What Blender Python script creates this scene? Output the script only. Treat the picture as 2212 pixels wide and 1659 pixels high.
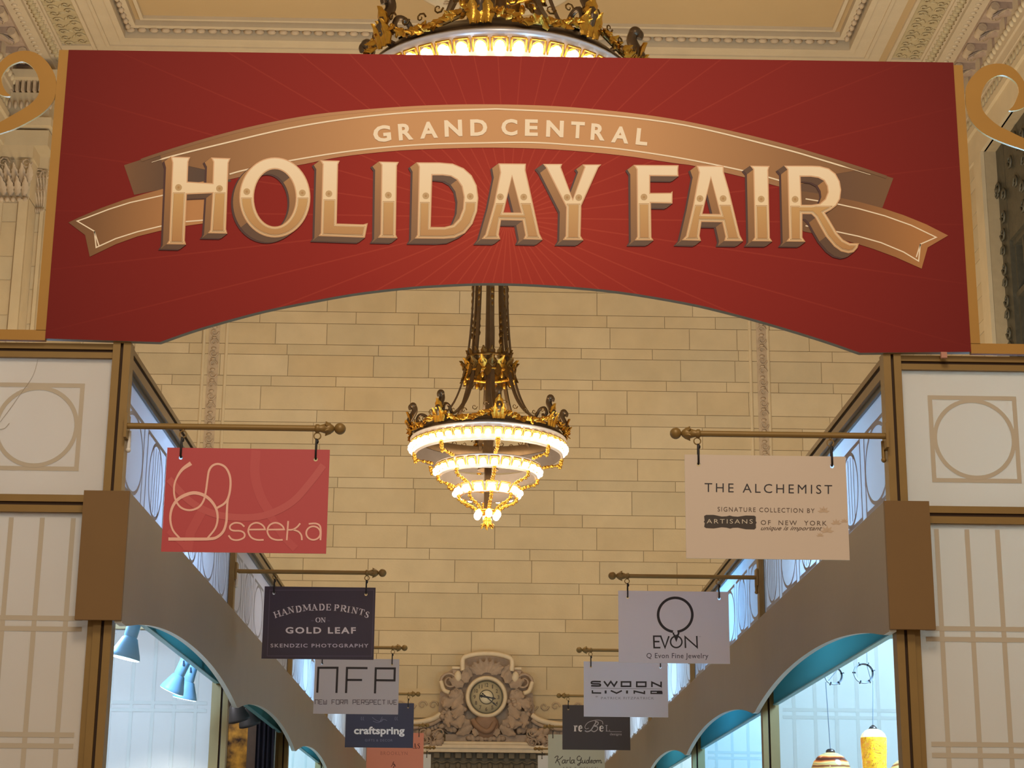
import bpy, bmesh, math, random
from mathutils import Vector, Matrix
from mathutils.geometry import tessellate_polygon

for _o in list(bpy.data.objects):
    bpy.data.objects.remove(_o, do_unlink=True)
SC = bpy.context.scene
COL = SC.collection
PI = math.pi
random.seed(7)

# ------------------------------------------------------------------ camera
IMG_W, IMG_H = 2212, 1659
FPX, PITCH, YAW, ROLL = 3898.4, 0.27118327, 0.0175588, 0.00921409
EYE = Vector((0.0, 0.0, 1.6))
FWD = Vector((math.sin(YAW) * math.cos(PITCH), math.cos(YAW) * math.cos(PITCH), math.sin(PITCH)))
_r0 = Vector((math.cos(YAW), -math.sin(YAW), 0.0))
_u0 = _r0.cross(FWD)
RGT = _r0 * math.cos(ROLL) + _u0 * math.sin(ROLL)
UPV = -_r0 * math.sin(ROLL) + _u0 * math.cos(ROLL)
cam_data = bpy.data.cameras.new('camera')
cam = bpy.data.objects.new('camera', cam_data)
COL.objects.link(cam)
cam_data.sensor_fit = 'HORIZONTAL'
cam_data.sensor_width = 36.0
cam_data.lens = 36.0 * FPX / IMG_W
cam_data.clip_start, cam_data.clip_end = 0.05, 200.0
cam.matrix_world = Matrix(((RGT.x, UPV.x, -FWD.x, EYE.x), (RGT.y, UPV.y, -FWD.y, EYE.y),
                           (RGT.z, UPV.z, -FWD.z, EYE.z), (0, 0, 0, 1)))
SC.camera = cam

# ------------------------------------------------------------------ exposure, world, big lights
SC.view_settings.view_transform = 'Standard'
SC.view_settings.look = 'None'
SC.view_settings.exposure = 0.2
SC.view_settings.gamma = 1.0
SC.view_settings.use_curve_mapping = False
world = bpy.data.worlds.new('world')
SC.world = world
world.use_nodes = True
world.node_tree.nodes['Background'].inputs[0].default_value = (1.0, 0.84, 0.68, 1)
world.node_tree.nodes['Background'].inputs[1].default_value = 0.27

AXIS = 0.115                       # the hall's centre line
CH_NEAR, CH_FAR = 13.90, 26.2      # the two chandeliers in view; the row goes on behind the viewer

def lamp(name, kind, loc, energy, color, size=0.5, rot=None, size_y=None, spot=None):
    d = bpy.data.lights.new(name, kind)
    d.energy = energy
    d.color = color
    if kind == 'AREA':
        d.size = size
        if size_y:
            d.shape = 'RECTANGLE'
            d.size_y = size_y
    else:
        d.shadow_soft_size = size
    if spot:
        d.spot_size, d.spot_blend = spot, 0.6
    o = bpy.data.objects.new(name, d)
    COL.objects.link(o)
    o.location = loc
    if rot:
        o.rotation_euler = rot
    return o

WARM = (1.0, 0.80, 0.52)
for nm, y, e in (('chandelier_glow_far', CH_FAR, 230), ('chandelier_glow_near', CH_NEAR, 180), ('chandelier_glow_overhead', 1.5, 690), ('chandelier_glow_behind', -10.8, 1080)):
    lamp(nm, 'POINT', (AXIS, y, 7.55), e, WARM if y > 5 else (1.0, 0.85, 0.66), 0.95)

# added warm fill above the booths, no real fixture, to brighten walls and ceiling
for x, e in ((-4.6, 450), (4.8, 450)):
    lamp('added_hall_fill', 'AREA', (x, 23.5, 3.9), e, (1.0, 0.77, 0.46), 0.8, (PI, 0, 0), 6.0)

# ------------------------------------------------------------------ helpers
def lin(c):
    return tuple((v / 255 / 12.92 if v / 255 <= 0.04045 else ((v / 255 + 0.055) / 1.055) ** 2.4) for v in c)

def at(px, py, ax, val):
    d = FWD + RGT * ((px - IMG_W / 2) / FPX) - UPV * ((py - IMG_H / 2) / FPX)
    return EYE + d * ((val - EYE[ax]) / d[ax])

def yplane(Y):
    return lambda p: at(p[0], p[1], 1, Y)

class MB:
    def __init__(s):
        s.v, s.f, s.m, s.sm = [], [], [], []
    def add(s, vs, fs, mi=0, smooth=False):
        b = len(s.v)
        s.v += [tuple(v) for v in vs]
        for f in fs:
            s.f.append([b + i for i in f]); s.m.append(mi); s.sm.append(smooth)
        return s
    def box(s, x0, x1, y0, y1, z0, z1, mi=0):
        x0, x1 = min(x0, x1), max(x0, x1); y0, y1 = min(y0, y1), max(y0, y1); z0, z1 = min(z0, z1), max(z0, z1)
        return s.add([(x0, y0, z0), (x1, y0, z0), (x1, y1, z0), (x0, y1, z0), (x0, y0, z1), (x1, y0, z1), (x1, y1, z1), (x0, y1, z1)],
                     [(0, 3, 2, 1), (4, 5, 6, 7), (0, 1, 5, 4), (1, 2, 6, 5), (2, 3, 7, 6), (3, 0, 4, 7)], mi)
    def tube(s, pts, r, n=8, mi=0, closed=False, caps=True, flat=None):
        pts = [Vector(p) for p in pts]
        k = len(pts)
        rs = r if isinstance(r, (list, tuple)) else [r] * k
        vs, fs = [], []
        prev = None
        for i, p in enumerate(pts):
            a = pts[(i - 1) % k] if (closed or i) else p
            b = pts[(i + 1) % k] if (closed or i < k - 1) else p
            t = (b - a).normalized()
            if prev is None:
                ref = Vector((0, 0, 1)) if abs(t.z) < 0.9 else Vector((1, 0, 0))
                n1 = t.cross(ref).normalized()
            else:
                n1 = (prev - t * prev.dot(t)).normalized()
            prev = n1
            n2 = t.cross(n1)
            fx, fy = flat if flat else (1, 1)
            for j in range(n):
                an = 2 * PI * j / n
                vs.append(p + n1 * math.cos(an) * rs[i] * fx + n2 * math.sin(an) * rs[i] * fy)
        for i in range(k if closed else k - 1):
            for j in range(n):
                a, b = i * n + j, i * n + (j + 1) % n
                c, d = ((i + 1) % k) * n + (j + 1) % n, ((i + 1) % k) * n + j
                fs.append((a, b, c, d))
        if caps and not closed:
            s.add(vs[:n], [tuple(range(n))[::-1]], mi); s.add(vs[-n:], [tuple(range(n))], mi)
        return s.add(vs, fs, mi, True)
    def lathe(s, prof, c=(0, 0, 0), n=24, mi=0, mat=None, smooth=True, caps=False):
        vs, fs = [], []
        M = mat or Matrix.Identity(3)
        for r, z in prof:
            for j in range(n):
                a = 2 * PI * j / n
                vs.append(Vector(c) + M @ Vector((r * math.cos(a), r * math.sin(a), z)))
        for i in range(len(prof) - 1):
            for j in range(n):
                fs.append((i * n + j, i * n + (j + 1) % n, (i + 1) * n + (j + 1) % n, (i + 1) * n + j))
        if caps and prof[0][0] > 1e-6: fs.append(tuple(range(n))[::-1])
        if caps and prof[-1][0] > 1e-6: fs.append(tuple(range((len(prof) - 1) * n, len(prof) * n)))
        return s.add(vs, fs, mi, smooth)
    def ring(s, c, R, r, n=32, m=8, mi=0, axis='Z'):
        pts = []
        for j in range(n):
            a = 2 * PI * j / n
            u, w = R * math.cos(a), R * math.sin(a)
            pts.append(Vector(c) + (Vector((u, w, 0)) if axis == 'Z' else Vector((u, 0, w))))
        return s.tube(pts, r, m, mi, closed=True)
    def ell(s, c, rx, ry, rz, mat=None, mi=0, n=10, m=6):
        M = mat or Matrix.Identity(3)
        vs, fs = [Vector(c) + M @ Vector((0, 0, rz))], []
        for i in range(1, m):
            ph = PI * i / m
            for j in range(n):
                a = 2 * PI * j / n
                vs.append(Vector(c) + M @ Vector((rx * math.sin(ph) * math.cos(a), ry * math.sin(ph) * math.sin(a), rz * math.cos(ph))))
        vs.append(Vector(c) + M @ Vector((0, 0, -rz)))
        for j in range(n):
            fs.append((0, 1 + j, 1 + (j + 1) % n))
            e = len(vs) - 1
            fs.append((e, 1 + (m - 2) * n + (j + 1) % n, 1 + (m - 2) * n + j))
        for i in range(m - 2):
            for j in range(n):
                fs.append((1 + i * n + j, 1 + (i + 1) * n + j, 1 + (i + 1) * n + (j + 1) % n, 1 + i * n + (j + 1) % n))
        return s.add(vs, fs, mi, True)
    def poly(s, loops, fn, mi=0):
        """flat fill of 2-D loops (first outer, rest holes), fn maps a 2-D point to 3-D"""
        ls = [[Vector((p[0], p[1], 0)) for p in l] for l in loops]
        tris = tessellate_polygon(ls)
        flat = [p for l in loops for p in l]
        return s.add([fn(p) for p in flat], [t for t in tris], mi)
    def prism(s, loops, fa, fb, mi=0, side=None):
        """solid between two planes; fa, fb map 2-D points to front and back"""
        s.poly(loops, fa, mi)
        s.poly(loops, fb, mi)
        for l in loops:
            n = len(l)
            vs = [fa(p) for p in l] + [fb(p) for p in l]
            s.add(vs, [(i, (i + 1) % n, n + (i + 1) % n, n + i) for i in range(n)], mi if side is None else side)
        return s
    def stroke(s, pts, w, fn, mi=0, closed=False):
        pts = [Vector((p[0], p[1])) for p in pts]
        k = len(pts)
        ws = w if isinstance(w, (list, tuple)) else [w] * k
        vs = []
        for i, p in enumerate(pts):
            a = pts[(i - 1) % k] if (closed or i) else None
            b = pts[(i + 1) % k] if (closed or i < k - 1) else None
            d1 = (p - a).normalized() if a is not None else None
            d2 = (b - p).normalized() if b is not None else None
            if d1 is None: d1 = d2
            if d2 is None: d2 = d1
            n1, n2 = Vector((-d1.y, d1.x)), Vector((-d2.y, d2.x))
            n = n1 + n2
            n = n.normalized() if n.length > 1e-6 else n1
            L = ws[i] / 2 / max(0.45, n.dot(n1))
            vs += [fn(p + n * L), fn(p - n * L)]
        fs = [(2 * i, 2 * ((i + 1) % k), 2 * ((i + 1) % k) + 1, 2 * i + 1) for i in range(k if closed else k - 1)]
        return s.add(vs, fs, mi)
    def build(s, name, mats, parent=None, fix=True):
        me = bpy.data.meshes.new(name)
        me.from_pydata(s.v, [], s.f)
        for m in (mats if isinstance(mats, (list, tuple)) else [mats]):
            me.materials.append(m)
        me.polygons.foreach_set('material_index', s.m)
        me.polygons.foreach_set('use_smooth', s.sm)
        if fix:
            bm = bmesh.new(); bm.from_mesh(me)
            bmesh.ops.recalc_face_normals(bm, faces=bm.faces)
            bm.to_mesh(me); bm.free()
        me.update()
        o = bpy.data.objects.new(name, me)
        COL.objects.link(o)
        if parent is not None:
            o.parent = parent
            o.matrix_parent_inverse = Matrix.Translation(-parent.location)
        return o

def tag(o, label=None, cat=None, group=None, kind=None):
    for k, v in (('label', label), ('category', cat), ('group', group), ('kind', kind)):
        if v: o[k] = v
    return o

def thing(name, label, cat, loc=(0, 0, 0), group=None):
    o = bpy.data.objects.new(name, None)
    COL.objects.link(o)
    o.location = loc
    o.empty_display_size = 0.1
    return tag(o, label, cat, group)

def dup(o, parent=None, move=(0, 0, 0), label=None):
    c = o.copy()
    COL.objects.link(c)
    if parent is not None:
        c.parent = parent
    else:
        c.location = Vector(o.location) + Vector(move)
    for ch in list(o.children):
        dup(ch, c)
    if label: c['label'] = label
    return c

def smooth_path(pts, n=6, closed=False):
    """Catmull-Rom through points of any dimension"""
    P = [Vector(p) for p in pts]
    k = len(P)
    out = []
    rng = range(k) if closed else range(k - 1)
    for i in rng:
        p0 = P[(i - 1) % k] if (closed or i) else P[0] * 2 - P[1]
        p1, p2 = P[i], P[(i + 1) % k]
        p3 = P[(i + 2) % k] if (closed or i < k - 2) else P[-1] * 2 - P[-2]
        for j in range(n):
            t = j / n
            out.append(0.5 * (2 * p1 + (p2 - p0) * t + (2 * p0 - 5 * p1 + 4 * p2 - p3) * t * t + (3 * p1 - p0 - 3 * p2 + p3) * t ** 3))
    if not closed: out.append(P[-1])
    return out

def offset_loop(l, d):
    """inset (d > 0) a 2-D loop given with y pointing down; orientation-safe"""
    area = sum(l[i][0] * l[(i + 1) % len(l)][1] - l[(i + 1) % len(l)][0] * l[i][1] for i in range(len(l)))
    sgn = 1 if area > 0 else -1
    out = []
    k = len(l)
    for i in range(k):
        a, p, b = Vector(l[i - 1]), Vector(l[i]), Vector(l[(i + 1) % k])
        d1, d2 = (p - a).normalized(), (b - p).normalized()
        n1, n2 = Vector((-d1.y, d1.x)) * sgn, Vector((-d2.y, d2.x)) * sgn
        n = (n1 + n2)
        n = n.normalized() if n.length > 1e-6 else n1
        q = p + n * (d / max(0.5, n.dot(n1)))
        out.append((q.x, q.y))
    return out

def ellipse(cx, cy, rx, ry, n=48, a0=0, a1=2 * PI, sq=1.0):
    out = []
    full = abs(a1 - a0 - 2 * PI) < 1e-6
    for i in range(n if full else n + 1):
        a = a0 + (a1 - a0) * i / n
        c, s_ = math.cos(a), math.sin(a)
        out.append((cx + rx * math.copysign(abs(c) ** sq, c), cy + ry * math.copysign(abs(s_) ** sq, s_)))
    return out

# text through the built-in font, returned as (2-D verts in a unit box, faces, aspect)
def font_mesh(txt, bold=0.0, spacing=1.0, shear=0.0):
    cu = bpy.data.curves.new('txt', 'FONT')
    cu.body, cu.offset, cu.space_character, cu.shear, cu.fill_mode = txt, bold, spacing, shear, 'FRONT'
    cu.resolution_u = 3
    o = bpy.data.objects.new('txt', cu)
    COL.objects.link(o)
    dg = bpy.context.evaluated_depsgraph_get()
    ev = o.evaluated_get(dg)
    me = ev.to_mesh()
    vs = [(v.co.x, v.co.y) for v in me.vertices]
    fs = [tuple(p.vertices) for p in me.polygons]
    ev.to_mesh_clear()
    bpy.data.objects.remove(o, do_unlink=True)
    bpy.data.curves.remove(cu)
    x0, x1 = min(v[0] for v in vs), max(v[0] for v in vs)
    y0, y1 = min(v[1] for v in vs), max(v[1] for v in vs)
    return [((x - x0) / (x1 - x0), (y - y0) / (y1 - y0)) for x, y in vs], fs

def put_text(mb, txt, x0, x1, yt, yb, fn, mi=0, bold=0.0, spacing=1.0, shear=0.0, slope=0.0128, rot=0.0):
    """fit text into a box read off the photo (left x, right x, top y and bottom y at its left end)"""
    vs, fs = font_mesh(txt, bold, spacing, shear)
    out = []
    cx, cy = (x0 + x1) / 2, (yt + yb) / 2
    for u, v in vs:
        x = x0 + u * (x1 - x0); y = yb + (yt - yb) * v
        if rot:
            dx, dy = x - cx, y - cy
            x, y = cx + dx * math.cos(rot) - dy * math.sin(rot), cy + dx * math.sin(rot) + dy * math.cos(rot)
        else:
            y += slope * (x - x0)
        out.append(fn((x, y)))
    mb.add(out, fs, mi)

# ------------------------------------------------------------------ materials
MATS = {}
def mat(name, rgb, rough=0.6, metal=0.0, spec=0.5, noise=0.0, scale=8.0, bump=0.0, emit=None, emit_s=0.0, rgb2=None, detail=4.0, bscale=None):
    m = bpy.data.materials.new(name)
    m.use_nodes = True
    nt = m.node_tree
    b = nt.nodes['Principled BSDF']
    c = lin(rgb) + (1,)
    b.inputs['Base Color'].default_value = c
    b.inputs['Roughness'].default_value = rough
    b.inputs['Metallic'].default_value = metal
    b.inputs['Specular IOR Level'].default_value = spec
    if noise or bump or rgb2:
        tc = nt.nodes.new('ShaderNodeTexCoord')
        nz = nt.nodes.new('ShaderNodeTexNoise')
        nz.inputs['Scale'].default_value = scale
        nz.inputs['Detail'].default_value = detail
        nt.links.new(tc.outputs['Object'], nz.inputs['Vector'])
        if noise or rgb2:
            rp = nt.nodes.new('ShaderNodeValToRGB')
            k = 1 - noise
            rp.color_ramp.elements[0].position, rp.color_ramp.elements[1].position = 0.3, 0.7
            rp.color_ramp.elements[0].color = (lin(rgb2) + (1,)) if rgb2 else (c[0] * k, c[1] * k, c[2] * k, 1)
            rp.color_ramp.elements[1].color = c
            nt.links.new(nz.outputs['Fac'], rp.inputs['Fac'])
            nt.links.new(rp.outputs['Color'], b.inputs['Base Color'])
        if bump:
            src = nz
            if bscale:
                src = nt.nodes.new('ShaderNodeTexNoise')
                src.inputs['Scale'].default_value = bscale
                nt.links.new(tc.outputs['Object'], src.inputs['Vector'])
            bp = nt.nodes.new('ShaderNodeBump')
            bp.inputs['Strength'].default_value = bump
            bp.inputs['Distance'].default_value = 0.02
            nt.links.new(src.outputs['Fac'], bp.inputs['Height'])
            nt.links.new(bp.outputs['Normal'], b.inputs['Normal'])
    if emit:
        b.inputs['Emission Color'].default_value = lin(emit) + (1,)
        b.inputs['Emission Strength'].default_value = emit_s
    MATS[name] = m
    return m

def fabric(name, rgb, trans=0.5):
    m = bpy.data.materials.new(name)
    m.use_nodes = True
    nt = m.node_tree
    nt.nodes.remove(nt.nodes['Principled BSDF'])
    out = nt.nodes['Material Output']
    tc = nt.nodes.new('ShaderNodeTexCoord')
    nz = nt.nodes.new('ShaderNodeTexNoise'); nz.inputs['Scale'].default_value = 3.0
    nt.links.new(tc.outputs['Object'], nz.inputs['Vector'])
    rp = nt.nodes.new('ShaderNodeValToRGB')
    c = lin(rgb)
    rp.color_ramp.elements[0].color = tuple(v * 0.94 for v in c) + (1,)
    rp.color_ramp.elements[1].color = c + (1,)
    nt.links.new(nz.outputs['Fac'], rp.inputs['Fac'])
    d = nt.nodes.new('ShaderNodeBsdfDiffuse'); t = nt.nodes.new('ShaderNodeBsdfTranslucent')
    mx = nt.nodes.new('ShaderNodeMixShader'); mx.inputs[0].default_value = trans
    nt.links.new(rp.outputs['Color'], d.inputs['Color']); nt.links.new(rp.outputs['Color'], t.inputs['Color'])
    nt.links.new(d.outputs[0], mx.inputs[1]); nt.links.new(t.outputs[0], mx.inputs[2])
    nt.links.new(mx.outputs[0], out.inputs['Surface'])
    return m

STONES = [mat('limestone_%s' % n, c, 0.85, noise=0.10, scale=2.5, bump=0.12, bscale=30) for n, c in
          (('buff', (208, 186, 148)), ('pale', (212, 191, 154)), ('sand', (205, 182, 143)), ('grey', (203, 183, 147)))]
JOINT = mat('mortar_joint', (182, 160, 124), 0.95, noise=0.1)
CARVED = mat('carved_stone', (196, 172, 142), 0.8, noise=0.18, scale=6, bump=0.3, bscale=22)
CREST = mat('crest_stone', (178, 154, 132), 0.75, noise=0.2, scale=9, bump=0.35, bscale=28)
CRESTHI = mat('crest_marble', (224, 204, 172), 0.55, noise=0.12, scale=7)
PLASTER = mat('ceiling_plaster', (188, 158, 114), 0.85, noise=0.05, scale=0.8, bump=0.05, bscale=12)
PLASTER2 = mat('moulding_plaster', (204, 184, 153), 0.8, noise=0.08, scale=3, bump=0.15, bscale=25)
FRIEZE = mat('frieze_plaster', (192, 172, 132), 0.8, noise=0.15, scale=6, bump=0.2, bscale=25)
ROSE = mat('modillion_stone', (184, 158, 136), 0.8, noise=0.2, scale=8, bump=0.2, bscale=30)
FLOORM = mat('marble_floor', (170, 150, 125), 0.3, noise=0.15, scale=2)
GOLD = mat('gold_paint', (176, 130, 56), 0.5, metal=0.15, noise=0.06, scale=6)
BRONZE = mat('bronze_frame', (144, 114, 62), 0.45, metal=0.25, noise=0.08, scale=12)
GROOVE = mat('frame_groove', (58, 36, 16), 0.8, noise=0.1)
TAUPE = mat('valance_taupe', (150, 132, 112), 0.5, noise=0.05, scale=3, bump=0.02, bscale=60)
BROWN = mat('return_brown', (124, 92, 48), 0.6, noise=0.06, scale=5)  # end return is browner and darker than the side board
TEAL = fabric('teal_frosted_acrylic', (112, 152, 150), 0.7)
EDGEW = mat('board_edge_white', (226, 230, 228), 0.5, noise=0.04)
FAB = fabric('lattice_fabric', (228, 216, 200), 0.35)
FABC = fabric('clerestory_fabric', (226, 224, 226), 0.5)
PRINTG = mat('lattice_print', (194, 182, 164), 0.9, noise=0.04)
PRINTC = mat('clerestory_print', (178, 174, 176), 0.9, noise=0.04)
BLACK = mat('black_strap', (22, 16, 18), 0.5, noise=0.1)
WHITE = mat('white_plastic', (228, 222, 214), 0.5, noise=0.03)

# ------------------------------------------------------------------ the hall
WALL_Y, CEIL_Z = 33.0, 15.5
WX = 8.4                                        # half width of the hall
XL, XR = AXIS - WX, AXIS + WX

mb = MB(); mb.box(-14, 14, -6, 36, -0.2, 0)
tag(mb.build('floor', FLOORM), 'pale marble floor of the station hall', kind='structure')

def ashlar(mb, o, du, dv, dn, U, V, rows, wmin, wmax, gap=0.012, depth=0.02):
    """courses of cut stone on a plane: o origin, du/dv in-plane unit vectors, dn outward normal"""
    o, du, dv, dn = Vector(o), Vector(du), Vector(dv), Vector(dn)
    v, r = 0.0, 0
    while v < V - 0.01:
        h = min(rows[r % len(rows)], V - v)
        u = -random.uniform(0, wmax * 0.6)
        while u < U:
            w = random.uniform(wmin, wmax)
            a, b = max(u, 0) + gap / 2, min(u + w, U) - gap / 2
            if b - a > 0.03:
                c = [o + du * x + dv * y + dn * depth for x, y in ((a, v + gap / 2), (b, v + gap / 2), (b, v + h - gap / 2), (a, v + h - gap / 2))]
                k = [p - dn * depth for p in c]
                mb.add(c + k, [(0, 1, 2, 3), (0, 4, 5, 1), (1, 5, 6, 2), (2, 6, 7, 3), (3, 7, 4, 0)], random.choice((0, 0, 1, 2, 3)))
            u += w
        v += h
        r += 1

# end wall: courses of tall and short stones
mb = MB()
mb.box(-12, 12.3, WALL_Y + 0.012, WALL_Y + 0.5, 0, CEIL_Z, 4)
ashlar(mb, (XL, WALL_Y + 0.012, 5.02), (1, 0, 0), (0, 0, 1), (0, -1, 0), 2 * WX, CEIL_Z - 5.02, (0.42, 0.21, 0.42, 0.24, 0.46, 0.2), 0.9, 1.9)
ashlar(mb, (XL, WALL_Y + 0.012, 0), (1, 0, 0), (0, 0, 1), (0, -1, 0), 2 * WX, 4.5, (0.45, 0.45), 0.9, 1.7)
tag(mb.build('wall_end', STONES + [JOINT]), 'buff limestone end wall behind the far chandelier', kind='structure')

# carved relief helper: leafy curls on a plane
def curl(mb, c, du, dv, dn, size, turns=1.2, mi=0, flip=1, n=10):
    pts, rs = [], []
    for i in range(n + 1):
        t = i / n
        a = flip * t * turns * 2 * PI
        r = size * (1 - 0.82 * t)
        pts.append(c + du * (r * math.cos(a)) + dv * (r * math.sin(a)) + dn * (0.02 + size * 0.12 * t))
        rs.append(size * (0.20 - 0.10 * t))
    mb.tube(pts, rs, 5, mi)

def acanthus(mb, base, d, side, out, L, W, curlk=0.5, mi=0, n=6):
    """a lobed leaf that grows from base along d and bends towards out at its tip"""
    d, side, out = Vector(d).normalized(), Vector(side).normalized(), Vector(out).normalized()
    vs, fs = [], []
    for i in range(n + 1):
        t = i / n
        p = Vector(base) + d * (L * t * (1 - 0.18 * curlk * t)) + out * (L * curlk * t * t * 0.7)
        w = W * (0.55 + 0.75 * math.sin(PI * min(1, t * 1.05))) * (1.0 if i % 2 == 0 else 0.78) * (1 - 0.55 * t ** 3)
        for k in (-1, -0.5, 0, 0.5, 1):
            vs.append(p + side * (w * k) + out * (W * 0.28 * (1 - abs(k)) - (0.10 * W if abs(k) == 1 else 0)))
    for i in range(n):
        for k in range(4):
            a = i * 5 + k
            fs.append((a, a + 1, a + 6, a + 5))
    mb.add(vs, fs, mi, True)
    b = len(vs)
    mb.add([v - out * (W * 0.25) for v in vs], [f[::-1] for f in fs], mi, True)

# thin pilaster strips framing the middle of the end wall
for k, (xa, xb) in enumerate(((-5.29, -4.86), (5.13, 5.47))):
    mb = MB()
    for x in (xa, xb):
        mb.tube([(x, WALL_Y, 5.05), (x, WALL_Y, 15.4)], 0.035, 8, 0)
    xc = (xa * 0.55 + xb * 0.45) if k == 0 else (xa * 0.35 + xb * 0.65)
    mb.box(xc - 0.1, xc + 0.1, WALL_Y - 0.02, WALL_Y + 0.02, 5.05, 15.4, 1)
    z = 5.2
    while z < 15.2:
        curl(mb, Vector((xc, WALL_Y - 0.02, z)), Vector((1, 0, 0)), Vector((0, 0, 1)), Vector((0, -1, 0)), 0.085, 1.1, 1, 1 if int(z * 5) % 2 else -1, 8)
        mb.ell((xc, WALL_Y - 0.03, z + 0.1), 0.05, 0.025, 0.03, None, 1, 6, 4)
        z += 0.21
    tag(mb.build('trim_%d' % (k + 1), [STONES[1], CARVED]), 'carved vertical strip on the end wall, ' + ('left' if k == 0 else 'right') + ' of the far chandelier', kind='structure')

# string course with carved frieze across the end wall
mb = MB()
mb.box(XL, XR, WALL_Y - 0.07, WALL_Y + 0.02, 4.93, 5.02, 0)
mb.box(XL, XR, WALL_Y - 0.02, WALL_Y + 0.02, 4.5, 4.93, 0)
mb.box(XL, XR, WALL_Y - 0.06, WALL_Y + 0.02, 4.5, 4.56, 0)
x = XL + 0.1
while x < XR:
    curl(mb, Vector((x, WALL_Y - 0.03, 4.73)), Vector((1, 0, 0)), Vector((0, 0, 1)), Vector((0, -1, 0)), 0.085, 1.1, 1, 1 if int(x * 4) % 2 else -1, 8)
    x += 0.2
tag(mb.build('trim_3', [STONES[2], CARVED]), 'moulded string course with carved frieze across the end wall', kind='structure')

# ceiling with the sunk coffer panel and its mouldings
CX0, CX1, CY0, CY1 = -6.16, 6.24, 21.5, 28.2     # edge of the sunk panel
mb = MB()
H = CEIL_Z
def frame(x0, x1, y0, y1, w, z0, z1, mi):
    mb.box(x0 - w, x1 + w, y0 - w, y0, z0, z1, mi); mb.box(x0 - w, x1 + w, y1, y1 + w, z0, z1, mi)
    mb.box(x0 - w, x0, y0, y1, z0, z1, mi); mb.box(x1, x1 + w, y0, y1, z0, z1, mi)
mb.box(CX0, CX1, CY0, CY1, H + 0.22, H + 0.3, 0)
frame(CX0 + 0.36, CX1 - 0.36, CY0 + 0.36, CY1 - 0.36, 0.06, H + 0.16, H + 0.24, 1)
frame(CX0 + 0.2, CX1 - 0.2, CY0 + 0.2, CY1 - 0.2, 0.10, H + 0.11, H + 0.24, 1)
frame(CX0, CX1, CY0, CY1, 0.10, H - 0.03, H + 0.3, 1)
frame(CX0 - 0.10, CX1 + 0.10, CY0 - 0.1, CY1 + 0.1, 0.50, H - 0.0, H + 0.3, 1)
frame(CX0 - 0.32, CX1 + 0.32, CY0 - 0.32, CY1 + 0.32, 0.06, H - 0.03, H + 0.02, 1)
# bead run round the sunk panel
y1 = CY1 - 0.08
x = CX0 + 0.1
while x < CX1 - 0.1:
    mb.ell((x, y1, H + 0.09), 0.085, 0.05, 0.05, None, 2, 6, 4); x += 0.2
y = 24.2
while y < y1:
    for xx in (CX0 + 0.08, CX1 - 0.08):
        mb.ell((xx, y, H + 0.09), 0.05, 0.085, 0.05, None, 2, 6, 4)
    y += 0.2
# the flat ceiling beyond the coffer
fx0, fx1, fy0, fy1 = CX0 - 0.6, CX1 + 0.6, CY0 - 0.6, CY1 + 0.6
mb.box(-12, fx0, -6, 36, H, H + 0.3, 0); mb.box(fx1, 12.3, -6, 36, H, H + 0.3, 0)
mb.box(fx0, fx1, fy1, 36, H, H + 0.3, 0); mb.box(fx0, fx1, -6, fy0, H, H + 0.3, 0)
tag(mb.build('ceiling', [PLASTER, PLASTER2, CARVED]), 'buff plaster ceiling with a sunk panel framed by bead mouldings', kind='structure')

# plaster rosette round the far chandelier's fixing
rz = thing('ceiling_rosette', 'round plaster rosette on the ceiling above the chandeliers', 'rosette', (AXIS, CH_FAR, H + 0.22))
mb = MB()
mb.lathe([(1.42, 0), (1.42, -0.06), (1.33, -0.08), (1.30, -0.03), (1.12, -0.03), (1.08, -0.07), (1.0, -0.03), (0.3, -0.03), (0.0, -0.03)], (AXIS, CH_FAR, H + 0.22), 64, 0)
mb.build('moulded_ring', [PLASTER2], rz)
mb = MB()
for j in range(22):
    a = 2 * PI * j / 22
    u, v = Vector((math.cos(a), math.sin(a), 0)), Vector((-math.sin(a), math.cos(a), 0))
    acanthus(mb, Vector((AXIS, CH_FAR, H + 0.19)) + u * 0.45, u, v, (0, 0, -1), 0.55, 0.07, 0.2)
    curl(mb, Vector((AXIS, CH_FAR, H + 0.19)) + u * 1.2, u, v, Vector((0, 0, -1)), 0.07, 1.2, 0, 1 if j % 2 else -1, 8)
mb.build('leaf_relief', [CARVED], rz)

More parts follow.
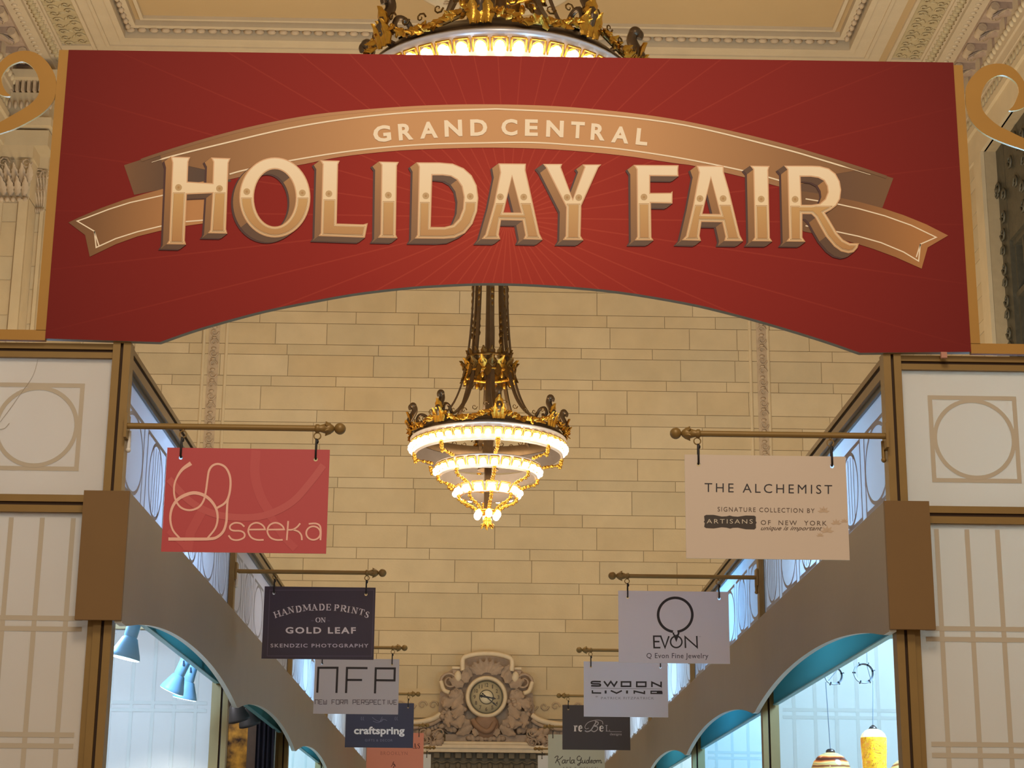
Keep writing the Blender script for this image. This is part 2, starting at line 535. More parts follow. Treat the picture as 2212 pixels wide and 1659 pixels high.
# side entablature: frieze panel, egg band, modillions, bead row, architrave, wall
def side(sgn, no, name):
    X = lambda d: AXIS + sgn * d                 # d = distance from the centre line
    mb = MB()
    yA, yB = 2.0, 32.9
    # carved frieze panel on the ceiling edge
    mb.box(X(6.84), X(6.90), yA, 28.65, H - 0.05, H, 0)
    mb.box(X(6.90), X(7.42), yA, 28.55, H - 0.02, H, 1)
    mb.box(X(6.90), X(7.42), 28.47, 28.65, H - 0.06, H, 0)
    mb.box(X(7.40), X(7.44), yA, 28.65, H - 0.05, H, 0)
    mb.box(X(7.66), X(7.95), yA, yB, H - 0.16, H, 0)
    mb.box(X(7.95), X(8.45), yA, yB, H - 0.22, H, 2)
    mb.box(X(7.44), X(7.66), yA, yB, H - 0.09, H, 0)
    mb.box(X(6.84), X(7.66), 28.70, yB, H - 0.12, H, 0)
    y = 24.6
    row = 0
    while y < 28.5:
        for q, dd in enumerate((7.03, 7.28)):
            curl(mb, Vector((X(dd), y + (q % 2) * 0.1, H - 0.012)), Vector((1, 0, 0)), Vector((0, 1, 0)), Vector((0, 0, -1)), 0.09, 1.1, 1, 1 if (row + q) % 2 else -1, 8)
            a = random.uniform(0, 6.28)
            mb.ell((X(dd + 0.11), y + 0.08, H - 0.022), 0.075, 0.028, 0.018, Matrix.Rotation(a, 3, 'Z'), 1, 6, 4)
        row += 1
        y += 0.22
    y = 24.4
    while y < 29.4:                               # egg band
        mb.ell((X(7.55), y, H - 0.10), 0.06, 0.05, 0.05, None, 1, 6, 4)
        mb.ell((X(7.55), y + 0.075, H - 0.10), 0.085, 0.014, 0.03, None, 1, 6, 4)
        if y < 28.6: mb.ell((X(7.80), y, H - 0.165), 0.05, 0.045, 0.02, None, 0, 6, 4)
        y += 0.15
    # cornice step, bead row, mouldings and architrave on the wall
    mb.box(X(8.28), X(8.45), yA, yB, 14.78, H, 0)
    mb.box(X(8.32), X(8.45), yA, yB, 14.62, 14.78, 0)
    mb.box(X(8.34), X(8.45), yA, yB, 14.25, 14.62, 0)
    mb.box(X(8.30), X(8.45), yA, yB, 14.22, 14.34, 3)
    mb.box(X(8.36), X(8.45), yA, yB, 13.77, 14.22, 3)
    y = 24.4
    while y < 29.5:
        mb.ell((X(8.27), y, 14.94), 0.05, 0.055, 0.07, None, 3, 6, 5)
        mb.ell((X(8.34), y + 0.03, 14.48), 0.035, 0.05, 0.09, None, 1, 6, 4)
        y += 0.165
    o = tag(mb.build(name, [PLASTER2, FRIEZE, ROSE, STONES[1]]), 'richly carved cornice along the ' + ('left' if sgn < 0 else 'right') + ' side of the ceiling', kind='structure')
    # modillions: leaf-covered brackets under the cornice
    first = None
    for k in range(9):
        y = 24.53 + 0.74 * k
        if first is None:
            m = MB()
            m.box(X(7.98), X(8.34), y - 0.02, y + 0.26, H - 0.34, H - 0.2, 0)
            m.tube([(X(8.0), y - 0.032, H - 0.30), (X(8.0), y + 0.26, H - 0.30)], 0.075, 8, 1)
            acanthus(m, (X(8.32), y + 0.12, H - 0.36), (-sgn, 0, 0.0), (0, 1, 0), (0, 0, -1), 0.36, 0.11, 0.35, 0)
            for s in (0.04, 0.2):
                acanthus(m, (X(8.28), y + s, H - 0.34), (-sgn, 0.0, 0.0), (0, 1, 0), (0, 0, -1), 0.24, 0.06, 0.5, 1)
            for q in range(3):
                m.box(X(8.27), X(8.36), y + 0.30 + q * 0.045, y + 0.325 + q * 0.045, 15.0, 15.25, 0)
            m.ell((X(8.14), y + 0.48, H - 0.24), 0.1, 0.1, 0.05, None, 1, 8, 4)
            first = m.build('modillion', [ROSE, CARVED], o)
        else:
            c = first.copy(); COL.objects.link(c); c.parent = o; c.location = (0, 0.74 * k, 0)
    return o
side(-1, 4, 'trim_4')
side(1, 5, 'trim_5')

# side walls, the right one with its tall dark window
mb = MB()
mb.box(XL - 0.4, XL - 0.02, -6, 36, 0, CEIL_Z, 4)
ashlar(mb, (XL - 0.02, 2, 0), (0, 1, 0), (0, 0, 1), (1, 0, 0), 31, 13.8, (0.42, 0.21, 0.42, 0.24), 0.8, 1.6)
tag(mb.build('wall_left', STONES + [JOINT]), 'limestone side wall on the left of the hall', kind='structure')
WY0, WY1, WZ0, WZ1 = 22.2, 28.5, 4.0, 13.77
mb = MB()
for y0, y1, z0, z1 in ((-6, WY0, 0, CEIL_Z), (WY1, 36, 0, CEIL_Z), (WY0, WY1, WZ1, CEIL_Z), (WY0, WY1, 0, WZ0)):
    mb.box(XR + 0.02, XR + 0.55, y0, y1, z0, z1, 4)
ashlar(mb, (XR + 0.02, WY1, 0), (0, 1, 0), (0, 0, 1), (-1, 0, 0), 4.5, 13.8, (0.42, 0.21, 0.42, 0.24), 0.8, 1.6)
ashlar(mb, (XR + 0.02, 2, 0), (0, 1, 0), (0, 0, 1), (-1, 0, 0), WY0 - 2, 13.8, (0.42, 0.21, 0.42, 0.24), 0.8, 1.6)
mb.box(XR - 0.05, XR + 0.015, WY1 - 0.004, WY1 + 0.42, 4, 13.765, 1)
tag(mb.build('wall_right', STONES + [JOINT]), 'limestone side wall with a tall window on the right of the hall', kind='structure')

DARKW = mat('window_bronze', (96, 90, 74), 0.5, metal=0.3, noise=0.25, scale=10, bump=0.2, bscale=20)
DARKG = mat('window_night_glass', (46, 48, 46), 0.15, spec=0.6, noise=0.2, scale=2)
w = bpy.data.objects.new('window_1', None); COL.objects.link(w); w.location = (XR + 0.3, WY1, 4)
tag(w, 'tall dark bronze grille window high in the right wall', kind='structure')
mb = MB(); mb.box(XR + 0.44, XR + 0.47, WY0, WY1, WZ0, WZ1, 0); mb.build('pane', [DARKG], w)
mb = MB()
y = WY1
while y > WY0:
    mb.box(XR + 0.30, XR + 0.42, y - 0.07, y, WZ0, 11.9, 0)
    y -= 0.42
for z in (4.2, 7.4, 9.6, 11.0, 11.9):
    mb.box(XR + 0.28, XR + 0.42, WY0, WY1, z, z + 0.10, 0)
mb.build('frame', [DARKW], w)
mb = MB()
mb.box(XR + 0.22, XR + 0.42, WY1 - 0.42, WY1 - 0.005, WZ0, WZ1 - 0.005, 0)
mb.box(XR + 0.225, XR + 0.42, WY0, WY1 - 0.42, 12.0, WZ1 - 0.005, 0)
for i in range(60):
    z = 12.15 + 1.5 * random.random(); y = WY0 + (WY1 - WY0) * random.random()
    curl(mb, Vector((XR + 0.2, y, z)), Vector((0, 1, 0)), Vector((0, 0, 1)), Vector((-1, 0, 0)), 0.14, 1.2, 0, random.choice((1, -1)), 8)
for i in range(22):
    curl(mb, Vector((XR + 0.2, WY1 - 0.2, 6.0 + i * 0.28)), Vector((0, 1, 0)), Vector((0, 0, 1)), Vector((-1, 0, 0)), 0.13, 1.2, 0, 1 if i % 2 else -1, 8)
mb.build('carved_surround', [DARKW], w)

# stepped corner pier with leafy capitals, left of the banner
PIER = []
for k, (yf, xin) in enumerate(((29.0, -7.77), (29.5, -7.62))):
    mb = MB()
    x0 = XL if k == 0 else -7.77
    mb.box(x0 - 0.2 if k == 0 else x0, xin, yf, WALL_Y, 0, 12.85, 0)
    wd = xin - x0
    # sunk stone panels up the shaft and a raised edge
    fx0, fx1 = x0 + (0.05 if k == 0 else 0.0), xin
    z = 4.5
    i = 0
    while z < 12.7:
        h = 0.62 if i % 2 == 0 else 0.42
        mb.box(fx0 + wd * 0.08, fx0 + wd * 0.55, yf - 0.012, yf + 0.01, z + 0.008, min(z + h, 12.75) - 0.008, 1 + (i % 2))
        z += h; i += 1
    mb.box(fx0 + wd * 0.60, fx1, yf - 0.05, yf + 0.01, 0, 12.8, 3)
    # capital
    cx = (x0 + xin) / 2
    for row, zc in ((0, 12.87), (1, 13.1)):
        for q in range(4 if row == 0 else 5):
            u = (q + 0.5) / 4 if row == 0 else q / 4
            acanthus(mb, (x0 + wd * (0.06 + 0.88 * u), yf - 0.02 - 0.02 * row, zc), ((u - 0.5) * 0.35, 0, 1), (1, 0, 0), (0, -1, 0), 0.34, wd * 0.105, 0.75, 4, 9)
            curl(mb, Vector((x0 + wd * (0.06 + 0.88 * u), yf - 0.13, zc + 0.24)), Vector((0, -1, 0)), Vector((0, 0, 1)), Vector((1, 0, 0)), 0.035, 1.0, 4, 1, 8)
    for q in (0.12, 0.88):
        curl(mb, Vector((x0 + wd * q, yf - 0.08, 13.45)), Vector((1, 0, 0)), Vector((0, 0, 1)), Vector((0, -1, 0)), 0.10, 1.4, 4, 1 if q < 0.5 else -1)
    for q in range(5):
        mb.ell((x0 + wd * (0.1 + 0.2 * q), yf - 0.03, 12.80), wd * 0.1, 0.05, 0.05, None, 4, 6, 4)
    mb.box(x0 - 0.02, xin + 0.03, yf - 0.10, WALL_Y, 13.55, 13.77, 3)
    mb.box(x0, xin, yf + 0.02, WALL_Y, 12.84, 13.6, 0)
    tag(mb.build('trim_%d' % (6 + k), [STONES[1], STONES[2], STONES[3], STONES[0], CARVED]),
        ('outer' if k == 0 else 'inner') + ' stone pilaster with leafy capital at the left corner', kind='structure')
# entablature breaking forward over the pier
mb = MB()
mb.box(XL - 0.1, -7.5, 28.9, WALL_Y, 13.77, 14.05, 0)
mb.box(XL - 0.1, -7.45, 28.8, WALL_Y, 14.1, 14.25, 1)
mb.box(XL - 0.1, -7.52, 28.9, WALL_Y, 14.25, 14.75, 0)
for q in range(8):
    mb.ell((-8.2 + q * 0.1, 28.86, 14.5), 0.035, 0.05, 0.08, None, 2, 6, 5)
    mb.box(-8.22 + q * 0.1, -8.17 + q * 0.1, 28.82, 28.95, 14.75, 14.95, 2)
mb.box(XL - 0.1, -7.35, 28.7, WALL_Y, 14.95, 15.1, 1)
tag(mb.build('trim_8', [STONES[3], STONES[1], CARVED]), 'entablature block above the left corner pilasters', kind='structure')

# ------------------------------------------------------------------ the market booths
FY = 7.0                                        # the entrance front
BAYS = [7.05, 10.45, 13.9, 17.37, 20.85, 24.3]
ORD = ['first', 'second', 'third', 'fourth', 'fifth', 'sixth']
CX = 0.1075
POST_L, POST_R = -1.418, 1.633                  # corridor faces of the posts
VAL_L, VAL_R = -1.375, 1.598                    # corridor faces of the scalloped boards
COOL = (0.50, 0.78, 1.0)

def wall_panel(sgn, y, name, label, group, front):
    """framed fabric wall of a booth, seen face on: lattice below, circle in a square above"""
    x_in = (POST_L - 0.072) if sgn < 0 else (POST_R + 0.072)
    x_out = x_in + sgn * 2.5
    X = lambda d: x_in + sgn * d
    t = thing(name, label, 'booth wall', (X(1.2), y, 0), group)
    f = MB()
    for z0, z1 in ((3.005, 3.033), (3.047, 3.075), (3.640, 3.664), (3.676, 3.70)):
        f.box(X(-0.0), X(2.5), y - 0.02, y + 0.04, z0, z1, 0)
    f.box(X(0), X(2.5), y - 0.012, y + 0.03, 3.02, 3.06, 1)
    f.box(X(0), X(2.5), y - 0.012, y + 0.03, 3.65, 3.69, 1)
    f.box(X(0), X(0.025), y - 0.02, y + 0.03, 0.0, 3.01, 0)
    f.box(X(2.47), X(2.5), y - 0.02, y + 0.03, 0.0, 3.70, 0)
    f.build('frame', [BRONZE, GROOVE], t)
    for nm, z0, z1 in (('lower_panel', 0.05, 3.005), ('upper_panel', 3.075, 3.64)):
        p = MB(); p.box(X(0.025 if nm == 'lower_panel' else 0.0), X(2.47), y, y + 0.004, z0, z1, 0)
        po = p.build(nm, [FAB], t)
        m = MB()
        yy = y - 0.0015
        fn = lambda q: Vector((q[0], yy, q[1]))
        if nm == 'upper_panel':
            for c in range(3):
                xc = X(0.29 + c * 0.78)
                zc, hw = 3.356, 0.172
                m.stroke([(xc - hw, zc - hw), (xc + hw, zc - hw), (xc + hw, zc + hw), (xc - hw, zc + hw)], 0.018, fn, 0, True)
                m.stroke(ellipse(xc, zc, hw - 0.012, hw - 0.012, 56), 0.017, lambda q: Vector((q[0], yy - 0.0005, q[1])), 0, True)
        else:
            xs = [0.115 + 0.122 * i for i in range(19)]
            for d in xs:
                m.stroke([(X(d), 0.1), (X(d), 2.985)], 0.019, fn, 0)
            for z in (2.588, 2.546, 2.141, 2.099, 1.694, 1.652, 1.247, 1.205, 0.8, 0.758):
                m.stroke([(X(0.05), z), (X(2.42), z)], 0.019, lambda q: Vector((q[0], yy - 0.0005, q[1])), 0)
        m.build('printed_pattern', [PRINTG], po)
    return t

def booth_post(sgn, y, label, group):
    xf = POST_L if sgn < 0 else POST_R
    t = thing('booth_post', label, 'post', (xf + sgn * 0.036, y, 0), group)
    m = MB()
    a, b = xf, xf + sgn * 0.072
    m.box(a, xf + sgn * 0.030, y - 0.035, y + 0.035, 0, 3.70, 0)
    m.box(xf + sgn * 0.042, b, y - 0.035, y + 0.035, 0, 3.70, 0)
    m.box(xf + sgn * 0.005, xf + sgn * 0.067, y - 0.022, y + 0.03, 0, 3.695, 1)
    m.build('shaft', [BRONZE, GROOVE], t)
    m = MB(); m.box(a, b, y - 0.036, y + 0.036, 3.70, 3.706, 0); m.build('end_cap', [BRONZE], t)
    m = MB()
    m.tube([(xf - sgn * 0.012, y - 0.01, 3.262), (xf - sgn * 0.012, y - 0.01, 3.34)], 0.008, 8, 0)
    m.ell((xf - sgn * 0.012, y - 0.01, 3.262), 0.011, 0.011, 0.011, None, 0)
    m.build('latch', [WHITE if sgn < 0 else BRONZE], t)
    return t

def clerestory(sgn, y0, y1, label, group):
    xf = POST_L if sgn < 0 else POST_R
    xp = xf + sgn * 0.034
    t = thing('clerestory_panel', label, 'booth panel', (xp, (y0 + y1) / 2, 3.08), group)
    m = MB()
    ya, yb = y0 + 0.036, y1 - 0.036
    m.box(xf + sgn * 0.004, xf + sgn * 0.05, ya, yb, 3.676, 3.70, 0)
    m.box(xf + sgn * 0.010, xf + sgn * 0.05, ya, yb, 3.655, 3.676, 1)
    m.box(xf + sgn * 0.004, xf + sgn * 0.05, ya, yb, 3.615, 3.655, 0)
    m.box(xf + sgn * 0.022, xf + sgn * 0.05, ya, yb, 3.59, 3.615, 2)  # grey strip stands for the shade along the fabric's top
    m.box(xf + sgn * 0.004, xf + sgn * 0.05, ya, yb, 3.02, 3.075, 0)
    m.build('rail', [BRONZE, GROOVE, MATS['fabric_top_shade']], t)
    m = MB(); m.box(xp, xp + sgn * 0.004, ya, yb, 3.06, 3.60, 0)
    fo = m.build('fabric', [FABC], t)
    m = MB()
    fn = lambda q: Vector((xp - sgn * 0.0015, q[0], q[1]))
    fn2 = lambda q: Vector((xp - sgn * 0.0020, q[0], q[1]))
    n = 6
    pitch = (yb - ya) / n
    for i in range(n):
        c = ya + pitch * (i + 0.5)
        z0, z1 = 3.15, 3.50
        zc, hh = (z0 + z1) / 2, (z1 - z0) / 2
        hw = pitch * 0.42
        m.stroke([(c - hw, z0), (c + hw, z0), (c + hw, z1), (c - hw, z1)], 0.018, fn, 0, True)
        m.stroke(ellipse(c, zc, hw - 0.01 if i % 2 == 0 else hw * 0.72, hh - 0.01, 40), 0.017, fn2, 0, True)
        if i % 2:
            for q in (-0.36, -0.12, 0.12, 0.36):
                m.stroke([(c + q * hw, z0 + 0.03), (c + q * hw, z1 - 0.03)], 0.013, fn2, 0)
    m.build('printed_pattern', [PRINTC], fo)
    return t

mat('fabric_top_shade', (120, 120, 116), 0.4, metal=0.5, noise=0.05)

def scallop(y):
    """underside of the board: one shallow arch per bay"""
    for a, b in ((7.0, 10.52), (10.52, 14.0), (14.0, 17.45), (17.45, 20.9), (20.9, 24.4)):
        if a <= y <= b:
            t = (y - a) / (b - a)
            if a == 7.0: t = max(0.0, (t - 0.03) / 0.97)
            return 2.565 + 0.135 * (1 - abs(2 * t - 1) ** 2.1) ** 0.9
    return 2.565

def valance(sgn, label):
    x = VAL_L if sgn < 0 else VAL_R
    t = thing('scalloped_valance', label, 'valance', (x, 7.0, 2.57), 'scalloped valances along the aisle')
    ys = [6.985] + [7.0 + i * 0.087 for i in range(201)]
    ys = [y for y in ys if y <= 24.4]
    loop = [(y, scallop(max(y, 7.0))) for y in ys] + [(ys[-1], 3.078), (6.985, 3.078)]
    m = MB()
    m.prism([loop], lambda p: Vector((x, p[0], p[1])), lambda p: Vector((x + sgn * 0.028, p[0], p[1])), 0, 1)
    m.build('board', [TAUPE, EDGEW], t)
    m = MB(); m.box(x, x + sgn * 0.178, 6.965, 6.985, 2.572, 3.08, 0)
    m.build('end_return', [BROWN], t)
    m = MB(); m.box(x + sgn * 0.028, x + sgn * 0.034, 6.985, 24.4, 3.05, 3.078, 0)
    m.build('top_ledge', [TAUPE], t)
    return t

def header(sgn, y0, y1, label):
    x = -1.475 if sgn < 0 else 1.698
    zb = 2.703 if sgn < 0 else 2.615
    t = thing('header_board', label, 'header board', (x, (y0 + y1) / 2, zb), 'teal header boards behind the arches')
    m = MB()
    m.box(x, x + sgn * 0.02, y0 + 0.04, y1 - 0.04, zb, 3.0, 0)
    m.build('board', [TEAL], t)
    m = MB(); m.box(x - sgn * 0.004, x + sgn * 0.024, y0 + 0.04, y1 - 0.04, zb - 0.006, zb, 0)
    m.build('edge_strip', [MATS['teal_edge']], t)
    return t
mat('teal_edge', (120, 180, 190), 0.4, noise=0.05)

POSTS = {}
for sgn, sd in ((-1, 'left'), (1, 'right')):
    for k, y in enumerate(BAYS):
        lab = ('gold-brown slotted booth post at the entrance, %s side under the banner' % sd) if k == 0 else \
              ('gold-brown slotted booth post, %s from the entrance on the %s side' % (ORD[k], sd))
        booth_post(sgn, y, lab, 'booth posts along the aisle')
        if k < 5:
            clerestory(sgn, y, BAYS[k + 1], 'backlit white panel strip with grey arches above %s %s booth' % (ORD[k], sd), 'clerestory strips over the booths')
            header(sgn, y, BAYS[k + 1], 'teal board behind the arch of the %s %s booth' % (ORD[k], sd))
        lab = 'cream fabric end wall with lattice print, facing the entrance on the %s' % sd if k == 0 else \
              'blue-lit lattice partition between %s and %s booths on the %s' % (ORD[k - 1], ORD[k], sd)
        if k < 5:
            wall_panel(sgn, y + 0.0, 'booth_wall', lab, 'fabric booth walls', k == 0)
    valance(sgn, 'long taupe valance board with scalloped arches, %s side of the aisle' % sd)
    xb = (POST_L if sgn < 0 else POST_R) + sgn * 2.58
    t = thing('booth_back_wall', 'plain white back wall of the booths on the %s' % sd, 'booth wall', (xb, 15, 0))
    m = MB(); m.box(xb, xb + sgn * 0.02, 7.05, 24.3, 0, 3.0, 0); m.build('panel', [FAB], t)
    m = MB(); m.box(xb, xb + sgn * 0.04, 7.05, 24.3, 3.0, 3.06, 0); m.build('rail', [BRONZE], t)

# the booths' own cool ceiling lights
BAYL = {(-1, 0): (62, (0.36, 0.62, 1.0)), (-1, 1): (10, (0.9, 0.9, 1.0)), (-1, 2): (75, (0.28, 0.62, 1.0)), (-1, 3): (40, COOL), (-1, 4): (40, COOL),
        (1, 0): (78, (0.31, 0.63, 1.0)), (1, 1): (90, (0.16, 0.52, 1.0)), (1, 2): (75, (0.32, 0.66, 1.0)), (1, 3): (45, COOL), (1, 4): (45, COOL)}
for (sgn, k), (e, c) in BAYL.items():
    x = (POST_L if sgn < 0 else POST_R) + sgn * 0.95
    lamp('booth_light', 'POINT', (x, (BAYS[k] + BAYS[k + 1]) / 2 - 0.1, 3.32), e * 4.2, c, 0.35)

w = MB()  # thin tubes stand in for a wire's shadow on the fabric
w.tube([at(p[0], p[1], 1, 7.046) for p in smooth_path([(82, 776), (71, 812), (46, 848), (18, 888), (-12, 925), (-40, 950)], 4)], 0.0012, 6, 0)
w.tube([at(p[0], p[1], 1, 7.046) for p in smooth_path([(20, 914), (8, 926), (-14, 926)], 4)], 0.0012, 6, 0)
tag(w.build('wire_shadow_line', [PRINTG]), 'drawn wire shadow across the circle panel at the left end of the entrance front', 'wire shadow')

# ------------------------------------------------------------------ the banner over the entrance
def banner_red():
    m = bpy.data.materials.new('banner_print_red'); m.use_nodes = True
    nt = m.node_tree; N = nt.nodes.new; L = nt.links.new
    b = nt.nodes['Principled BSDF']; b.inputs['Roughness'].default_value = 0.6; b.inputs['Specular IOR Level'].default_value = 0.12
    tc = N('ShaderNodeTexCoord'); sp = N('ShaderNodeSeparateXYZ'); L(tc.outputs['Object'], sp.inputs[0])
    def M(op, a, c=None, c2=None):
        n = N('ShaderNodeMath'); n.operation = op
        for i, v in enumerate((a, c, c2)):
            if v is None: continue
            if isinstance(v, (int, float)): n.inputs[i].default_value = v
            else: L(v, n.inputs[i])
        return n.outputs[0]
    dx = M('SUBTRACT', sp.outputs['X'], 0.10); dz = M('SUBTRACT', sp.outputs['Z'], 4.26)
    r = M('SQRT', M('ADD', M('MULTIPLY', dx, dx), M('MULTIPLY', M('MULTIPLY', dz, dz), 1.6)))
    rp = N('ShaderNodeValToRGB'); L(M('DIVIDE', r, 2.1), rp.inputs[0])
    e = rp.color_ramp.elements
    e[0].position, e[0].color = 0.0, lin((182, 64, 50)) + (1,)
    e[1].position, e[1].color = 1.0, lin((116, 37, 35)) + (1,)
    x = rp.color_ramp.elements.new(0.35); x.color = lin((158, 48, 42)) + (1,)
    ang = M('ARCTAN2', dz, dx)
    fr = M('PINGPONG', M('MULTIPLY', ang, 46 / (2 * PI)), 0.5)            # 0 on a ray
    wd = M('MULTIPLY', M('MULTIPLY', fr, 2 * PI / 46), r)                 # distance from the ray line
    mask = M('SUBTRACT', 1.0, M('SMOOTH_MIN', M('DIVIDE', wd, 0.0042), 1.0, 0.1))
    nz = N('ShaderNodeTexNoise'); nz.inputs['Scale'].default_value = 2.2; L(tc.outputs['Object'], nz.inputs['Vector'])
    fade = M('MULTIPLY', mask, M('MAXIMUM', 0.0, M('SUBTRACT', 0.42, M('MULTIPLY', r, 0.20))))
    mx = N('ShaderNodeMixRGB'); L(fade, mx.inputs[0]); L(rp.outputs[0], mx.inputs[1])
    mx.inputs[2].default_value = lin((214, 96, 76)) + (1,)
    L(mx.outputs[0], b.inputs['Base Color'])
    return m

def ramp_print(name, stops, axis, a, b_):
    """printed gradient along one object axis"""
    m = bpy.data.materials.new(name); m.use_nodes = True
    nt = m.node_tree; b = nt.nodes['Principled BSDF']; b.inputs['Roughness'].default_value = 0.55
    tc = nt.nodes.new('ShaderNodeTexCoord'); sp = nt.nodes.new('ShaderNodeSeparateXYZ')
    nt.links.new(tc.outputs['Object'], sp.inputs[0])
    mr = nt.nodes.new('ShaderNodeMapRange'); mr.inputs['From Min'].default_value = a; mr.inputs['From Max'].default_value = b_
    nt.links.new(sp.outputs[axis], mr.inputs['Value'])
    rp = nt.nodes.new('ShaderNodeValToRGB'); nt.links.new(mr.outputs[0], rp.inputs[0])
    els = rp.color_ramp.elements
    els[0].position, els[0].color = stops[0][0], lin(stops[0][1]) + (1,)
    els[1].position, els[1].color = stops[-1][0], lin(stops[-1][1]) + (1,)
    for p, c in stops[1:-1]:
        els.new(p).color = lin(c) + (1,)
    nt.links.new(rp.outputs[0], b.inputs['Base Color'])
    return m

RED = banner_red()
BGREY = mat('banner_core', (150, 146, 130), 0.7, noise=0.05)
RIB = ramp_print('ribbon_print', [(0.0, (118, 82, 48)), (0.12, (150, 104, 58)), (0.35, (208, 152, 94)), (0.65, (208, 152, 94)), (0.88, (152, 106, 60)), (1.0, (122, 84, 50))], 'X', -1.55, 1.75)
TAILL = ramp_print('ribbon_tail_left', [(0.0, (116, 76, 48)), (0.3, (132, 90, 48)), (1.0, (196, 138, 80))], 'X', -1.76, -1.2)
TAILR = ramp_print('ribbon_tail_right', [(0.0, (116, 78, 40)), (0.35, (140, 94, 50)), (0.8, (184, 126, 68)), (1.0, (172, 114, 72))], 'X', 1.3, 1.95)
FOLD = ramp_print('ribbon_fold_print', [(0.0, (128, 88, 52)), (0.06, (100, 68, 42)), (0.12, (80, 56, 44)), (0.5, (66, 48, 44)), (0.9, (104, 70, 44)), (1.0, (124, 86, 50))], 'X', -1.52, 1.72)
RIBE = ramp_print('ribbon_edge_print', [(0.0, (104, 72, 44)), (0.35, (206, 148, 96)), (0.65, (206, 148, 96)), (1.0, (110, 76, 46))], 'X', -1.55, 1.75)
CREAM = mat('print_cream_line', (255, 238, 212), 0.55, noise=0.02)
LFACE = ramp_print('letter_face_print', [(0.0, (246, 206, 156)), (0.35, (252, 226, 184)), (1.0, (255, 238, 210))], 'Z', 4.1, 4.55)
LRIM = ramp_print('letter_rim_print', [(0.0, (214, 166, 116)), (1.0, (236, 190, 150))], 'Z', 4.1, 4.55)
LLINE = ramp_print('letter_line_print', [(0.0, (150, 104, 58)), (1.0, (196, 152, 92))], 'Z', 4.1, 4.4)
LFILL = ramp_print('letter_fill_print', [(0.0, (186, 132, 76)), (1.0, (220, 178, 112))], 'Z', 4.1, 4.4)
LSIDE = ramp_print('letter_side_print', [(0.0, (130, 92, 56)), (0.5, (160, 112, 62)), (1.0, (190, 140, 84))], 'Z', 4.1, 4.55)
LUND = mat('letter_underside_print', (98, 66, 42), 0.55, noise=0.03)
LSHAD = mat('letter_drop_shadow_print', (74, 32, 26), 0.55, noise=0.03)
LDOT = mat('letter_dot_print', (206, 172, 122), 0.55, noise=0.03)

BAN = thing('entrance_banner', 'wide red sunburst banner with a tan ribbon and big cream lettering over the aisle', 'banner', (AXIS, FY, 3.7))
top = [(148, 107.6), (2060, 135), (2093, 760), (1858, 762)]
arch = [(1858, 762), (1780, 735), (1669.6, 701), (1575, 675), (1480, 653), (1337, 629.5), (1200, 617), (1063, 611.5), (940, 616), (859.5, 622.5), (765, 634), (669.6, 651), (575, 670), (480, 695), (410, 716), (345, 739)]
loop = top + [tuple(p) for p in smooth_path(arch, 4)[1:]] + [(100, 731)]
L2 = [(at(p[0], p[1], 1, FY).x, at(p[0], p[1], 1, FY).z) for p in loop]
L2 = [(1.990 if x > 1.97 else (-1.762 if x < -1.75 else x), z) for x, z in L2]
mb = MB()
mb.prism([L2], lambda p: Vector((p[0], FY, p[1])), lambda p: Vector((p[0], FY + 0.032, p[1])), 0, 1)
mb.build('panel', [RED, BGREY], BAN)

def lay(k):                                      # print layers, a fraction of a millimetre apart
    return lambda p: at(p[0], p[1], 1, FY) + Vector((0, -0.0006 * (k + 1), 0))

UP = [(268, 357), (345, 330), (450, 298), (560, 270), (680, 248), (800, 236), (930, 228), (1060, 226), (1200, 230), (1330, 241), (1450, 257), (1560, 279), (1680, 308), (1790, 340), (1870, 365), (1929, 385)]
LO = [(1805, 440), (1740, 420), (1679, 402), (1607, 382.7), (1503, 359), (1454, 352), (1340, 335.5), (1200, 323), (1063, 319), (930, 322), (841, 327), (735, 339), (660, 354), (580, 369), (494, 388), (440, 402), (360, 425)]
mb = MB()
mb.poly([[(268, 357), (345, 332), (445, 330), (500, 392), (440, 400), (345, 410), (290, 421)]], lay(0), 0)
mb.build('ribbon_fold', [FOLD], BAN)
mb = MB()
mb.poly([[(1690, 370), (1805, 372), (1868, 366), (1929.6, 385), (1906, 449), (1816, 430), (1690, 420)]], lay(0), 0)
mb.build('ribbon_fold', [FOLD], BAN)
mb = MB()
upper = [tuple(p) for p in smooth_path([p for p in UP], 4)]
lower = [tuple(p) for p in smooth_path(LO[2:-1], 4)]
main = [p for p in upper if p[0] >= 340 and p[0] <= 1885] + [(1805, 376)] + [(1700, 407)] + lower + [(445, 367), (408, 359), (350, 352)]
mb.poly([main], lay(1), 0)
mb.stroke([(x, y + 3) for x, y in upper if 290 < x < 1915], 6.5, lay(2), 2)
lowe = [(x, y - 3) for x, y in lower if 494 <= x <= 1690]
mb.stroke(lowe, 6.5, lay(2), 2)
wl = smooth_path([(328, 351), (375, 337), (480, 311), (622, 278), (764.6, 255), (907, 241.8), (1049, 236.5), (1100, 237), (1290, 247.5), (1480, 271), (1684, 320), (1775, 346), (1880, 378)], 5)
mb.stroke(wl, [1.0] * 3 + [3.2] * (len(wl) - 6) + [1.0] * 3, lay(3), 1)
mb.stroke(smooth_path([(496, 376.6), (529.6, 367.6), (629, 347), (764.6, 325.8), (907, 313), (1049, 309), (1150, 308.2), (1242.4, 314), (1340, 322.4), (1470, 342), (1603.7, 368.8), (1679.4, 389), (1700, 396)], 5), 3.0, lay(3), 1)
mb.build('ribbon', [RIB, CREAM, RIBE], BAN)
